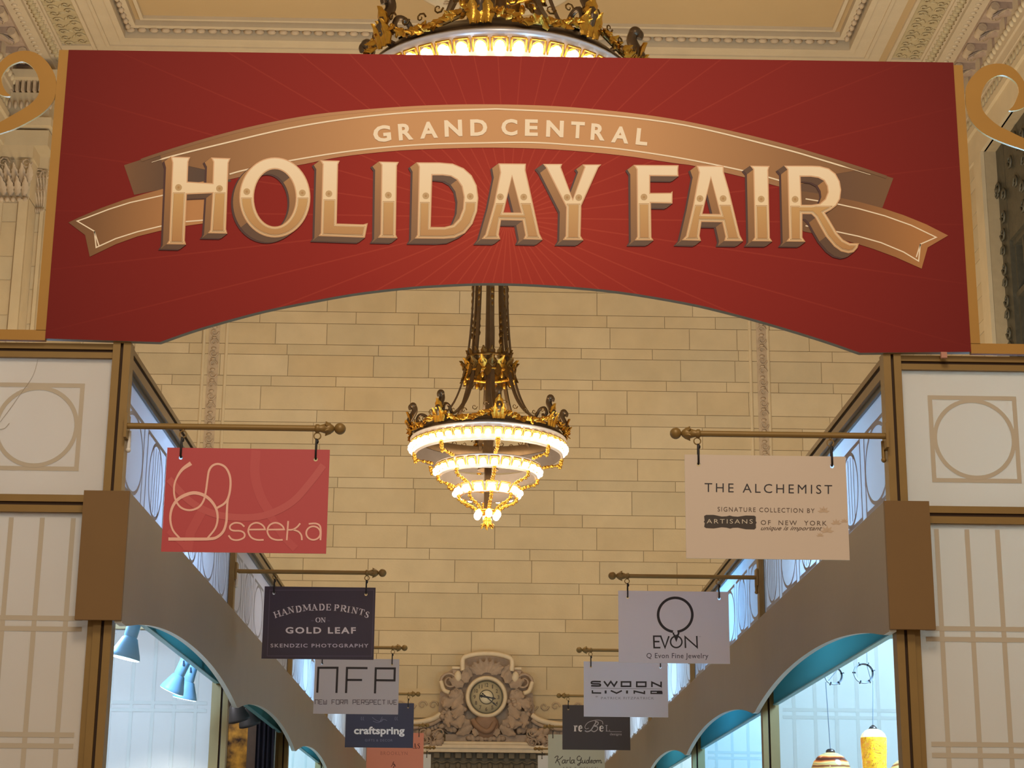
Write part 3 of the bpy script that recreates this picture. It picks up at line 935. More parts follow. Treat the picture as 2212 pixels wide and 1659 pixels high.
for nm, outl, ml, lines in (
    ('left', [(148, 481), (171, 470), (218, 450), (265, 433), (312, 419), (351, 408.6), (440, 392), (446, 482), (402, 488), (345, 499), (297, 511), (250, 528), (194, 555), (184, 508)], TAILL,
     [[(440, 482 - 6), (402, 479), (347, 489), (297, 501), (250, 516), (208, 535), (204, 500), (167, 478), (187, 471), (234, 453), (281, 438), (350, 422.7), (440, 405)], [(204, 500), (214, 531)]]),
    ('right', [(1690, 408), (1760, 417), (1815, 427.7), (1854, 436), (1903, 449), (1951.6, 465), (2000, 484.6), (2048, 509), (2003.7, 535), (1990.6, 580.6), (1935, 556), (1886.5, 538), (1854, 527.8), (1800, 513), (1735, 500)], TAILR,
     [[(1740, 488), (1811.6, 501.7), (1854, 510.7), (1902.8, 524.5), (1951.6, 544.8), (1984, 564.4), (1988, 527.8), (2022, 513), (1968, 487), (1911, 466.7), (1854, 451), (1811, 441.5), (1740, 430)], [(1988, 527.8), (1979, 556)]])):
    mb = MB()
    mb.poly([outl], lay(2), 0)
    for l in lines: mb.stroke(l, 2.6, lay(3), 1)
    mb.build('ribbon_tail', [ml, CREAM], BAN)

# GRAND CENTRAL on the ribbon
chars = [('G', 154, 202, 130), ('R', 328, 188, 108), ('A', 497, 175, 132), ('N', 678, 162, 130), ('D', 865, 157, 125), ('C', 1090, 155, 118), ('E', 1252, 158, 95),
         ('N', 1425, 166, 128), ('T', 1592, 175, 100), ('R', 1742, 190, 105), ('A', 1905, 210, 128), ('L', 2065, 225, 85)]
mb = MB()
for ch, cx, cy, w in chars:
    if ch == 'C':
        mb.build('ribbon_lettering', [CREAM], BAN); mb = MB()
    x, y, hw, hh = 780 + cx / 3.403, 230 + cy / 3.403, w / 3.403 / 2, 61 / 3.403
    put_text(mb, ch, x - hw, x + hw, y - hh, y + hh, lay(4), 0, bold=0.035, rot=math.radians(-5.5 + 11.5 * (cx - 154) / 1911))
mb.build('ribbon_lettering', [CREAM], BAN)

# HOLIDAY FAIR: printed block letters with side, underside, shadow, rim, face and lower inlay
def Z(ox, oy, s, pts): return [(ox + x / s, oy + y / s) for x, y in pts]
z1 = lambda pts: Z(330, 320, 6.144, pts)
z2 = lambda pts: Z(660, 320, 5.53, pts)
z3 = lambda pts: Z(1010, 320, 6.144, pts)
z4 = lambda pts: Z(1340, 320, 6.144, pts)
z5 = lambda pts: Z(1580, 320, 6.144, pts)
LET = [
    ([z1([(240, 118), (500, 125), (475, 190), (465, 450), (795, 470), (805, 190), (775, 130), (1035, 140), (1008, 205), (975, 1080), (992, 1140), (735, 1135), (765, 1090), (795, 605), (455, 620), (428, 1230), (445, 1285), (185, 1280), (218, 1230), (262, 200)])],
     416.8, z1([(345, 528), (888, 542)])),
    ([z1(ellipse(1622, 660, 472, 532, 56)), z1(ellipse(1622, 665, 277, 380, 48))], 428, z1([(1250, 583), (1987, 600)])),
    ([z2([(175, 150), (410, 155), (390, 200), (375, 905), (690, 915), (745, 900), (710, 1075), (155, 1055), (182, 1020), (205, 200)])], 432, z2([(280, 550)])),
    ([z2([(875, 165), (1115, 170), (1093, 215), (1080, 1040), (1100, 1080), (865, 1075), (895, 1030), (908, 210)])], 435.7, z2([(990, 567)])),
    ([z2([(1325, 175), (1600, 176), (1760, 190), (1890, 245), (1985, 330), (2045, 450), (2065, 600), (2050, 760), (1995, 910), (1905, 1020), (1780, 1078), (1650, 1088), (1305, 1085), (1335, 1040), (1355, 230)]),
      z2([(1515, 330), (1640, 330), (1735, 342), (1810, 385), (1865, 465), (1890, 590), (1880, 730), (1835, 845), (1765, 920), (1660, 946), (1497, 946)])], 437.5, z2([(1437, 575), (1968, 582)])),
    ([z3([(410, 208), (775, 212), (770, 300), (820, 520), (955, 1140), (995, 1222), (740, 1215), (765, 1160), (730, 968), (445, 962), (415, 1150), (435, 1215), (185, 1212), (235, 1150), (350, 740), (432, 330)]),
      z3([(590, 385), (710, 860), (480, 858)])], 440, z3([(435, 652), (745, 655)])),
    ([z3([(1000, 215), (1255, 215), (1240, 260), (1395, 680), (1550, 260), (1525, 222), (1775, 222), (1735, 265), (1510, 770), (1500, 1170), (1538, 1228), (1262, 1225), (1300, 1170), (1308, 790), (1045, 270)])], 441, z3([(1320, 660), (1475, 662)])),
    ([z4([(175, 228), (772, 232), (766, 300), (770, 380), (395, 376), (395, 600), (670, 598), (692, 575), (690, 740), (405, 735), (412, 1190), (440, 1230), (190, 1230), (222, 1180), (215, 290)])], 440.4, z4([(312, 655)])),
    ([z4([(1010, 238), (1370, 240), (1370, 320), (1440, 560), (1585, 1160), (1628, 1240), (1375, 1238), (1392, 1180), (1350, 990), (1075, 985), (1050, 1170), (1070, 1235), (815, 1228), (868, 1170), (960, 770), (1042, 330)]),
      z4([(1200, 405), (1320, 880), (1090, 875)])], 443.7, z4([(1055, 675), (1362, 675)])),
    ([z5([(245, 238), (505, 242), (487, 300), (508, 1195), (540, 1243), (270, 1240), (306, 1190), (287, 290)])], 444.5, z5([(392, 682)])),
    ([z5([(695, 238), (1060, 238), (1170, 243), (1290, 275), (1380, 345), (1435, 445), (1455, 560), (1440, 680), (1390, 770), (1310, 830), (1240, 865), (1300, 960), (1400, 1130), (1480, 1220), (1570, 1265), (1690, 1268), (1670, 1330), (1620, 1385), (1550, 1400), (1450, 1375), (1360, 1310), (1250, 1180), (1170, 1040), (1110, 930), (1060, 882), (940, 880), (940, 1190), (980, 1248), (725, 1245), (762, 1195), (740, 290)]),
      z5([(915, 385), (1050, 385), (1150, 400), (1225, 440), (1265, 510), (1275, 590), (1240, 680), (1170, 740), (1060, 757), (930, 757)])], 446, z5([(842, 685)])),
]
SH = Vector((-13.6, 10.4)); DS = Vector((-18.0, 12.5))
def clip_above(mb, loops, fn, mi, ycut):
    """fill loops and keep what lies below the line y = ycut (photo y grows downward)"""
    t = MB(); t.poly(loops, lambda p: Vector((p[0], p[1], 0)), 0)
    bm = bmesh.new()
    vs = [bm.verts.new(v) for v in t.v]
    for f in t.f:
        try: bm.faces.new([vs[i] for i in f])
        except ValueError: pass
    bmesh.ops.bisect_plane(bm, geom=bm.verts[:] + bm.edges[:] + bm.faces[:], plane_co=(0, ycut, 0), plane_no=(0, 1, 0), clear_inner=True)
    bm.verts.index_update()
    mb.add([fn((v.co.x, v.co.y)) for v in bm.verts], [tuple(v.index for v in f.verts) for f in bm.faces], mi)
    bm.free()

mb = MB()
def sweep(loops, S, layer, mis, all_edges=False):
    for li, l in enumerate(loops):
        area = sum(l[i][0] * l[(i + 1) % len(l)][1] - l[(i + 1) % len(l)][0] * l[i][1] for i in range(len(l)))
        for i in range(len(l)):
            a, b = Vector(l[i]), Vector(l[(i + 1) % len(l)])
            d = b - a
            n = Vector((d.y, -d.x)) * (1 if area > 0 else -1) * (-1 if li else 1)
            if not all_edges and n.dot(S) <= 0: continue
            mi = mis[0] if (abs(n.x) * 0.75 > n.y or n.y < 0) else mis[1]
            mb.add([lay(layer)(q) for q in (a, b, b + S, a + S)], [(0, 1, 2, 3)], mi)
for loops, ycut, dots in LET:
    sweep(loops, DS, 5, (6, 6))
    sweep(loops, SH, 6, (4, 5))
for loops, ycut, dots in LET:
    ins = lambda d: [offset_loop(l, d if i == 0 else -d) for i, l in enumerate(loops)]
    mb.poly(loops, lay(7), 1)
    mb.poly(ins(2.4), lay(8), 0)
    clip_above(mb, ins(4.2), lay(9), 2, ycut)
    clip_above(mb, ins(5.0), lay(10), 0, ycut + 1.4)
    clip_above(mb, ins(6.0), lay(11), 2, ycut + 2.4)
    clip_above(mb, ins(6.6), lay(12), 3, ycut + 3.2)
    for x, y in dots:
        mb.poly([ellipse(x, y, 7.3, 7.0, 20)], lay(9), 7)
        mb.poly([ellipse(x, y, 2.6, 2.6, 12)], lay(10), 2)
mb.build('headline_lettering', [LFACE, LRIM, LLINE, LFILL, LSIDE, LUND, LSHAD, LDOT], BAN)

# gold cut-out brackets with scrolls on both sides of the banner
def zoomed(ox, oy, s, pts): return [(ox + x / s, oy + y / s) for x, y in pts]
SCL = [(-200, 1530), (0, 1450), (150, 1400), (330, 1310), (480, 1210), (575, 1100), (607, 980), (605, 860), (570, 760), (500, 660), (400, 580), (290, 550), (190, 560), (90, 600), (0, 680), (-60, 780), (-75, 900), (-50, 980), (0, 1025), (60, 1045), (115, 1040),
       (70, 1000), (30, 930), (15, 850), (40, 790), (100, 720), (180, 680), (250, 668), (320, 700), (390, 780), (425, 880), (430, 960), (410, 1040), (350, 1110), (270, 1170), (150, 1240), (0, 1325), (-200, 1420)]
SCR = [(1500, 1710), (1267, 1625), (1100, 1570), (950, 1510), (820, 1440), (720, 1350), (660, 1240), (635, 1100), (640, 950), (690, 850), (800, 740), (900, 700), (1000, 690), (1100, 710), (1180, 765), (1240, 840), (1285, 920), (1310, 1000), (1305, 1080), (1270, 1160), (1190, 1195), (1105, 1200),
       (1150, 1150), (1190, 1070), (1210, 1000), (1195, 920), (1140, 860), (1060, 820), (980, 820), (890, 870), (830, 950), (800, 1060), (810, 1170), (850, 1240), (920, 1310), (1000, 1370), (1120, 1430), (1267, 1500), (1500, 1590)]
yb = FY + 0.004
for sgn, scr, up, base in ((-1, zoomed(0, 0, 5.027, SCL), (-1.803, -1.763), (-3.4, -1.763)), (1, zoomed(1960, 0, 5.028, SCR), (1.991, 2.030), (1.991, 3.6))):
    t = thing('scroll_bracket', 'flat gold cut-out bracket with a curled scroll, %s end of the banner' % ('left' if sgn < 0 else 'right'), 'bracket', (base[0], FY, 3.7), 'gold scroll brackets')
    l2 = [(at(p[0], p[1], 1, yb).x, at(p[0], p[1], 1, yb).z) for p in [tuple(q) for q in smooth_path(scr, 3, True)]]
    m = MB(); m.prism([l2], lambda p: Vector((p[0], yb, p[1])), lambda p: Vector((p[0], yb + 0.012, p[1])), 0, 1); m.build('scroll', [GOLD, MATS['gold_edge'] if 'gold_edge' in MATS else mat('gold_edge', (206, 164, 92), 0.5, noise=0.03)], t)
    m = MB(); m.box(up[0], up[1], yb, yb + 0.025, 3.745, 4.985, 0); m.build('upright', [GOLD], t)
    m = MB(); m.box(base[0], base[1], yb, yb + 0.025, 3.704, 3.747, 0); m.build('base_strip', [GOLD], t)
m = MB(); p = at(2039, 767, 1, 6.99); m.box(p.x - 0.012, p.x + 0.012, 6.985, 7.0, p.z - 0.012, p.z + 0.012, 0)
tag(m.build('tape_scrap', [mat('pink_tape', (196, 140, 120), 0.6, noise=0.1)]), 'small pink scrap of tape on the right entrance rail', 'tape')

# ------------------------------------------------------------------ hanging signs along the aisle
def sign_bar(sgn, y, label):
    xf = POST_L if sgn < 0 else POST_R
    tip = -0.562 if sgn < 0 else 0.780
    t = thing('sign_bar', label, 'bar', (xf, y - 0.01, 3.35), 'sign bars over the aisle')
    z, yy = 3.351, y
    d = -sgn
    m = MB(); m.tube([(xf + d * 0.002, yy, z), (tip - d * 0.04, yy, z)], 0.0125, 10, 0); m.build('rod', [BRONZE], t)
    m = MB(); m.box(xf + d * 0.001, xf + d * 0.012, yy - 0.022, yy + 0.05, z - 0.05, z + 0.05, 0); m.build('wall_plate', [BRONZE], t)
    m = MB()
    R = Matrix.Rotation(PI / 2 * d, 3, 'Y')
    m.lathe([(0.0125, -0.10), (0.018, -0.095), (0.018, -0.085), (0.014, -0.08), (0.020, -0.06), (0.023, -0.04), (0.016, -0.03), (0.012, -0.025), (0.0, -0.02)], (tip, yy, z), 14, 0, R)
    for q in range(6):
        a = PI / 3 * q - PI / 2
        o = Vector((0, math.cos(a), math.sin(a)))
        p = Vector((tip - d * 0.052, yy, z)) + o * 0.020
        m.tube([p - o * 0.006 + Vector((d * 0.012, 0, 0)), p + Vector((0, 0, 0)), p + o * 0.010 + Vector((-d * 0.006, 0, 0))], [0.009, 0.008, 0.001], 6, 0)
    m.build('leaf_collar', [BRONZE], t)
    m = MB(); m.ell((tip, yy, z), 0.0235, 0.0235, 0.0235, None, 0, 14, 9); m.build('ball_finial', [BRONZE], t)
    cxs = (xf + d * 0.50 - 0.267, xf + d * 0.50 + 0.267)
    for x in cxs:
        m = MB()
        m.tube([(x, yy, z - 0.008), (x, yy, z - 0.018)], 0.005, 6, 0)
        m.ring((x, yy, z - 0.031), 0.0135, 0.0028, 18, 6, 0, 'Y')
        m.build('eye_ring', [BRONZE], t)
    return t

def hang_sign(sgn, y, label, board, draw, mats, edge=None, h=0.418):
    xf = POST_L if sgn < 0 else POST_R
    xc = xf - sgn * 0.497
    z1 = 3.264
    yy = y
    t = thing('hanging_sign', label, 'sign', (xc, yy, z1), 'shop signs hanging over the aisle')
    m = MB()
    w = 0.322
    outer = [(xc - w, z1 - h), (xc + w, z1 - h), (xc + w, z1), (xc - w, z1)]
    hz = z1 - 0.040
    holes = [ellipse(xc + q * 0.267, hz, 0.0085, 0.0085, 14) for q in (-1, 1)]
    m.prism([outer] + holes, lambda p: Vector((p[0], yy - 0.003, p[1])), lambda p: Vector((p[0], yy + 0.003, p[1])), 0, 1)
    m.build('board', [board, edge or EDGEW], t)
    lm = MB()
    yf = yy - 0.0036
    fn = lambda k=0: (lambda p: at(p[0], p[1], 1, yf - 0.0004 * k))
    draw(lm, fn)
    if lm.v: lm.build('lettering', mats, t)
    for q in (-1, 1):
        m = MB()
        x = xc + q * 0.267
        zt = 3.351 - 0.042
        m.tube([(x, yy - 0.002, zt - 0.001), (x, yy - 0.0075, z1 + 0.008), (x, yy - 0.0075, hz + 0.008), (x, yy, hz + 0.002)], 0.0045, 6, 0)
        m.tube([(x, yy + 0.002, zt - 0.001), (x, yy + 0.0075, z1 + 0.008), (x, yy + 0.0075, hz + 0.008), (x, yy, hz + 0.002)], 0.0045, 6, 0)
        m.ell((x + 0.003, yy, zt - 0.012), 0.007, 0.008, 0.010, None, 0, 8, 5)
        m.build('strap', [BLACK], t)
    return t

def brd(name, rgb, **k): return mat('sign_' + name, rgb, 0.5, noise=0.02, scale=2, **k)
def zz(ox, oy, s): return lambda *pts: [(ox + x / s, oy + y / s) for x, y in pts]

# serif capitals drawn as strokes in a unit box (x, y up)
SER = {
    'H': ([((.2, 0), (.2, 1)), ((.8, 0), (.8, 1))], [((.2, .5), (.8, .5))], [(.2, 0), (.2, 1), (.8, 0), (.8, 1)]),
    'A': ([((.46, 1), (.84, 0))], [((.48, .97), (.14, 0)), ((.28, .36), (.7, .36))], [(.14, 0), (.84, 0)]),
    'N': ([((.2, 1), (.8, 0))], [((.2, 0), (.2, 1)), ((.8, 0), (.8, 1))], [(.2, 0), (.2, 1), (.8, 1)]),
    'D': ([((.22, 0), (.22, 1)), ((.5, .97), (.72, .88), (.84, .66), (.84, .34), (.72, .12), (.5, .03))], [((.1, 1), (.5, .97)), ((.1, 0), (.5, .03))], []),
    'M': ([((.16, 1), (.5, .12)), ((.86, 0), (.86, 1))], [((.14, 0), (.16, 1)), ((.5, .12), (.84, 1))], [(.14, 0), (.14, 1), (.86, 0), (.86, 1)]),
    'E': ([((.25, 0), (.25, 1))], [((.1, .97), (.85, .97), (.87, .75)), ((.25, .5), (.66, .5)), ((.66, .62), (.66, .38)), ((.1, .03), (.86, .03), (.9, .28))], []),
    'P': ([((.26, 0), (.26, 1)), ((.55, .97), (.78, .88), (.84, .72), (.76, .55), (.55, .48))], [((.1, .98), (.55, .97)), ((.26, .48), (.55, .48))], [(.26, 0)]),
    'R': ([((.26, 0), (.26, 1)), ((.55, .97), (.76, .88), (.8, .74), (.74, .58), (.52, .5)), ((.52, .5), (.78, .1), (.95, .03))], [((.1, .98), (.55, .97)), ((.26, .5), (.52, .5))], [(.26, 0)]),
    'I': ([((.5, 0), (.5, 1))], [], [(.5, 0), (.5, 1)]),
    'T': ([((.5, 0), (.5, 1))], [((.06, .7), (.1, .97), (.9, .97), (.94, .7))], [(.5, 0)]),
    'S': ([((.3, .86), (.24, .72), (.36, .58), (.66, .44), (.78, .28), (.7, .1))], [((.8, .72), (.76, .92), (.5, .99), (.3, .9)), ((.16, .3), (.2, .08), (.5, .01), (.72, .1))], []),
    'O': ([((.3, .93), (.16, .7), (.14, .5), (.16, .3), (.3, .07)), ((.7, .93), (.84, .7), (.86, .5), (.84, .3), (.7, .07))], [((.3, .93), (.5, 1), (.7, .93)), ((.3, .07), (.5, 0), (.7, .07))], []),
    'L': ([((.25, 0), (.25, 1))], [((.1, .03), (.85, .03), (.88, .28))], [(.25, 1)]),
    'r': ([((.3, 0), (.3, 1)), ((.55, .9), (.8, .88))], [((.3, .6), (.45, .85), (.7, .98))], [(.3, 0), (.2, 1)]),
    'e': ([((.35, .95), (.18, .7), (.18, .3), (.35, .05))], [((.35, .95), (.6, 1), (.82, .8), (.84, .55), (.2, .55)), ((.35, .05), (.6, 0), (.85, .2))], []),
}
def serif(mb, ch, cx, cy, w, h, rot, fn, mi, thick=0.2, thin=0.08):
    T, Nn, S = SER[ch]
    c, s = math.cos(rot), math.sin(rot)
    def q(p):
        x, y = (p[0] - 0.5) * w, (0.5 - p[1]) * h
        return (cx + x * c - y * s, cy + x * s + y * c)
    u = h
    for l in T: mb.stroke([q(p) for p in l], thick * u, fn, mi)
    for l in Nn: mb.stroke([q(p) for p in l], thin * u, fn, mi)
    for x, y in S:
        yy = 0.035 if y == 0 else 0.965
        dw = 0.2 * h / w
        mb.stroke([q((x - dw, yy)), q((x + dw, yy))], 0.075 * u, fn, mi)

# --- left 1: crimson
P1 = zz(320, 880, 4.809)
def d1(m, f):
    m.stroke(smooth_path(P1((215, 745), (440, 980), (700, 1110), (1000, 1145), (1250, 1110), (1500, 980), (1700, 760), (1820, 600)), 5), 15, f(0.9), 1)
    m.stroke(smooth_path(P1((1120, 445), (1110, 700), (1170, 930), (1270, 1100)), 5), 20, f(0), 2)
    m.stroke(smooth_path(P1((1270, 1130), (1400, 1330), (1530, 1470)), 5), 16, f(0.2), 2)
    m.stroke(P1((210, 1280), (400, 1460)), 12, f(0.4), 2); m.stroke(P1((560, 1080), (440, 1300), (410, 1490)), 20, f(0.6), 2)
    a = smooth_path(P1((445, 580), (350, 650), (285, 760), (268, 860), (285, 960), (340, 1040), (430, 1068), (520, 1040), (575, 970), (600, 870), (615, 760), (632, 660), (670, 605), (730, 588), (800, 620), (845, 700), (856, 800), (838, 920), (795, 995), (715, 1045)), 5)
    n = len(a); m.stroke(a, [9 - 5 * min(1, i / 9) if i < 20 else (4.2 if i < 55 else 4.6) for i in range(n)], f(1), 0)
    b = smooth_path(P1((330, 1362), (255, 1270), (230, 1150), (255, 1030), (330, 940), (470, 888), (600, 925), (690, 1020), (722, 1130), (700, 1250), (615, 1362)), 5)
    m.stroke(b, [4.0 + 3.2 * math.sin(PI * i / (len(b) - 1)) ** 3 for i in range(len(b))], f(2), 0)
    c = smooth_path(P1((210, 1368), (420, 1368), (640, 1366), (720, 1345), (782, 1285), (812, 1190), (818, 1080), (825, 980), (838, 925)), 5)
    m.stroke(c, [7 - 3 * i / (len(c) - 1) for i in range(len(c))], f(3), 0)
    W = 3.6
    m.stroke(smooth_path(P1((1000, 1240), (960, 1206), (900, 1200), (856, 1225), (850, 1258), (882, 1280), (960, 1284), (1000, 1310), (995, 1352), (935, 1378), (870, 1370), (835, 1330)), 3), W, f(1), 0)
    for dx in (0, 198):
        m.stroke(smooth_path([(x + dx / 4.809, y) for x, y in P1((1200, 1376), (1130, 1376), (1070, 1350), (1040, 1288), (1060, 1228), (1110, 1200), (1160, 1206), (1200, 1236), (1214, 1268))], 3) + [Vector((p[0] + dx / 4.809, p[1])) for p in P1((1050, 1270))], W, f(1), 0)
    m.stroke(P1((1455, 1180), (1440, 1380)), W, f(1), 0)
    m.stroke(smooth_path(P1((1446, 1272), (1500, 1270), (1545, 1245), (1580, 1205)), 3), W, f(2), 0)
    m.stroke(smooth_path(P1((1505, 1270), (1560, 1290), (1592, 1330), (1597, 1380)), 3), W, f(2), 0)
    m.stroke(smooth_path(P1((1668, 1210), (1740, 1206), (1784, 1230), (1794, 1290), (1790, 1380)), 3), W, f(1), 0)
    m.stroke([tuple(p) for p in P1(*ellipse(1716, 1306, 74, 70, 28))], W, f(2), 0, True)
hang_sign(-1, FY, 'crimson hanging sign with pale pink looped line emblem, nearest on the left', brd('crimson', (190, 68, 72)), d1,
          [mat('pink_print', (246, 190, 172), 0.5, noise=0.02), mat('crimson_band_print', (200, 88, 88), 0.5, noise=0.02), mat('crimson_faint_print', (196, 78, 80), 0.5, noise=0.02)], brd('pink_edge', (214, 170, 140)))

# --- left 2: dark purple
P2 = zz(560, 1250, 8.193)
def d2(m, f):
    m.stroke(P2((188, 203), (2028, 200), (1990, 1372), (140, 1368)), 1.6, f(0), 1, True)
    for ch, x, y, r, w in (('H', 318, 628, -19, 130), ('A', 443, 590, -15, 118), ('N', 562, 552, -13, 118), ('D', 697, 537, -9, 112), ('M', 842, 512, -6, 150), ('A', 978, 507, -4, 108), ('D', 1108, 503, -1, 112), ('E', 1226, 505, 1, 100),
                       ('P', 1370, 515, 4, 100), ('R', 1490, 528, 7, 122), ('I', 1582, 545, 9, 60), ('N', 1690, 562, 11, 122), ('T', 1810, 592, 15, 104), ('S', 1908, 637, 18, 88)):
        q = P2((x, y))[0]; serif(m, ch, q[0], q[1], w / 8.193, 112 / 8.193, math.radians(r), f(1), 0)
    for ch, x, w in (('O', 1040, 98), ('N', 1133, 95)):
        q = P2((x, 730))[0]; serif(m, ch, q[0], q[1], w / 8.193, 82 / 8.193, 0, f(1), 0)
    for x in (942, 1230): m.stroke(P2((x - 22, 745), (x + 22, 745)), 2.4, f(1), 1)
    put_text(m, 'GOLD LEAF', 616.8, 768.7, 1354.5, 1368.6, f(1), 0, bold=0.03, spacing=1.25, slope=0.002)
    put_text(m, 'SKENDZIC PHOTOGRAPHY', 584.4, 796, 1390.4, 1398.6, f(1), 2, bold=0.02, spacing=1.25, slope=0.001)
hang_sign(-1, BAYS[1], 'dark purple hanging sign with arched white serif lettering and thin border', brd('purple', (64, 52, 68)), d2,
          [mat('white_print', (236, 226, 230), 0.5, noise=0.02), mat('purple_line_print', (92, 80, 98), 0.5, noise=0.02), mat('lilac_print', (206, 196, 208), 0.5, noise=0.02)], brd('purple_edge', (40, 32, 40)))

# --- left 3: grey, square black letters
P3 = zz(665, 1400, 6.404)
INK = mat('black_print', (30, 20, 28), 0.5, noise=0.02)
def d3(m, f):
    W = 4.6
    m.stroke(P3((130, 617), (146, 272), (410, 272), (395, 620)), W, f(0), 0)
    m.stroke(P3((528, 622), (542, 274), (825, 277)), W, f(0), 0); m.stroke(P3((540, 440), (750, 441)), W, f(0), 0)
    m.stroke(P3((928, 627), (940, 280), (1203, 282), (1198, 447), (940, 444)), W, f(0), 0)
    # squared small capitals
    G = {'N': [((0, 0), (0, 1), (1, 1), (1, 0))], 'E': [((1, 1), (0, 1), (0, 0), (1, 0)), ((0, .5), (.8, .5))], 'W': [((0, 1), (0, 0), (1, 0), (1, 1)), ((.5, 0), (.5, .7))],
         'F': [((0, 0), (0, 1), (1, 1)), ((0, .5), (.8, .5))], 'O': [((0, 0), (0, 1), (1, 1), (1, 0), (0, 0))], 'R': [((0, 0), (0, 1), (1, 1), (1, .45), (0, .45)), ((.55, .45), (1, 0))],
         'M': [((0, 0), (0, 1), (1, 1), (1, 0)), ((.5, 1), (.5, .2))], 'P': [((0, 0), (0, 1), (1, 1), (1, .45), (0, .45))], 'S': [((1, 1), (0, 1), (0, .5), (1, .5), (1, 0), (0, 0))],
         'C': [((1, 1), (0, 1), (0, 0), (1, 0))], 'T': [((0, 1), (1, 1)), ((.5, 1), (.5, 0))], 'I': [((.5, 0), (.5, 1))], 'V': [((0, 1), (0, .3), (.5, 0), (1, .3), (1, 1))]}
    txt = 'NEW FORM PERSPECTIVE'
    x = 100.0
    step = 1110 / (len(txt) - 0.9)
    for i, ch in enumerate(txt):
        if ch != ' ':
            for l in G[ch]:
                m.stroke(P3(*[(x + p[0] * step * 0.72, 775 - p[1] * 60 + 4 * i / 20) for p in l]), 1.5, f(0), 1)
        x += step * (0.72 if ch == 'I' else 1.0)
hang_sign(-1, BAYS[2], 'light grey hanging sign with tall thin square black letters', brd('grey', (200, 194, 200)), d3, [INK, mat('grey_print', (104, 94, 104), 0.5, noise=0.02)], brd('grey_edge', (206, 200, 196)))

# --- left 4: navy
P4 = P3
def d4(m, f):
    put_text(m, 'craftspring', 764.6, 874, 1569.3, 1591, f(0), 0, bold=0.03, slope=0.004)
    put_text(m, 'GIFTS & DECOR', 788.4, 848, 1596.6, 1601.6, f(0), 1, bold=0.0, spacing=1.2, slope=0.003)
    for l in (((890, 955), (940, 995), (1010, 1018), (1050, 985), (1095, 1005)), ((900, 1010), (980, 1030), (1040, 975)), ((1030, 950), (1000, 1010))):
        m.stroke(smooth_path(P4(*l), 3), 0.9, f(0), 1)
    for x in (742, 768, 1210, 1236):
        m.stroke(P4((x, 950), (x - 6, 985), (x + 8, 1000)), 0.9, f(0), 1)
hang_sign(-1, BAYS[3], 'navy blue hanging sign with rounded white lowercase lettering', brd('navy', (54, 56, 82)), d4, [mat('navy_white_print', (240, 238, 242), 0.5, noise=0.02), mat('navy_dim_print', (120, 122, 146), 0.5, noise=0.02)], brd('navy_edge', (36, 36, 54)))

# --- left 5: salmon pink
def d5(m, f):
    for ch, x, w in (('A', 1482, 44), ('S', 1535, 44)):
        q = P4((x, 1353))[0]; serif(m, ch, q[0], q[1], w / 6.404, 74 / 6.404, 0, f(0), 0, 0.15, 0.07)
    put_text(m, 'BROOKLYN', 822, 880, 1623.3, 1631, f(0), 1, bold=-0.01, spacing=1.2, slope=0.003)
    m.stroke(smooth_path(P4((1190, 1570), (1175, 1600), (1200, 1615), (1185, 1650), (1180, 1690)), 3), 1.6, f(0), 0)
    m.stroke(smooth_path(P4((1150, 1640), (1190, 1600), (1215, 1640)), 3), 1.3, f(0), 0)
hang_sign(-1, BAYS[4], 'salmon pink hanging sign with thin dark serif letters behind the navy one', brd('salmon', (222, 138, 112)), d5, [mat('brown_print', (96, 40, 34), 0.5, noise=0.02), mat('rust_print', (170, 92, 76), 0.5, noise=0.02)], brd('salmon_edge', (226, 160, 136)))
hang_sign(-1, BAYS[5], 'plain white hanging sign farthest down the left side', brd('white_far', (226, 224, 220)), lambda m, f: None, [INK])

# --- right 1: blush white
P6 = zz(1420, 900, 4.608)
def d6(m, f):
    put_text(m, 'THE ALCHEMIST', 1522, 1797.6, 1043.2, 1062.6, f(1), 0, bold=-0.004, spacing=1.35, slope=0.0165)
    put_text(m, 'SIGNATURE COLLECTION BY', 1550.2, 1759.6, 1094.9, 1104.6, f(1), 1, bold=0.0, spacing=1.25, slope=0.0165)
    pl = P6((465, 990), (485, 978), (560, 978), (640, 994), (690, 992), (720, 984), (750, 992), (800, 996), (880, 984), (965, 986), (980, 996), (980, 1040), (988, 1055), (980, 1068), (982, 1108), (965, 1122), (880, 1120), (800, 1104), (750, 1106), (725, 1114), (690, 1104), (640, 1100), (560, 1112), (485, 1108), (466, 1096), (472, 1058), (462, 1046), (470, 1034))
    m.poly([pl], f(1), 2)
    put_text(m, 'ARTISANS', 1526.5, 1626, 1121.2, 1130.6, f(2), 3, bold=-0.004, spacing=1.3, slope=0.006)
    put_text(m, 'OF  NEW  YORK', 1643.5, 1785.7, 1123.6, 1133.6, f(1), 1, bold=0.0, spacing=1.3, slope=0.012)
    put_text(m, 'unique is important', 1643.5, 1776, 1136.6, 1147.6, f(2), 1, bold=0.0, shear=0.45, slope=0.004)
    for cx, cy, r in ((1655, 950, 62), (1780, 1070, 55), (1860, 1050, 40), (1690, 1150, 70), (1620, 1190, 40)):
        for q in range(5):
            a = -PI / 2 + (q - 2) * 0.7
            tip = (cx + r * math.cos(a), cy + r * math.sin(a))
            nrm = (-math.sin(a) * r * 0.2, math.cos(a) * r * 0.2)
            mid = (cx + r * 0.5 * math.cos(a), cy + r * 0.5 * math.sin(a))
            m.poly([P6((cx, cy), (mid[0] + nrm[0], mid[1] + nrm[1]), tip, (mid[0] - nrm[0], mid[1] - nrm[1]))], f(0), 4)
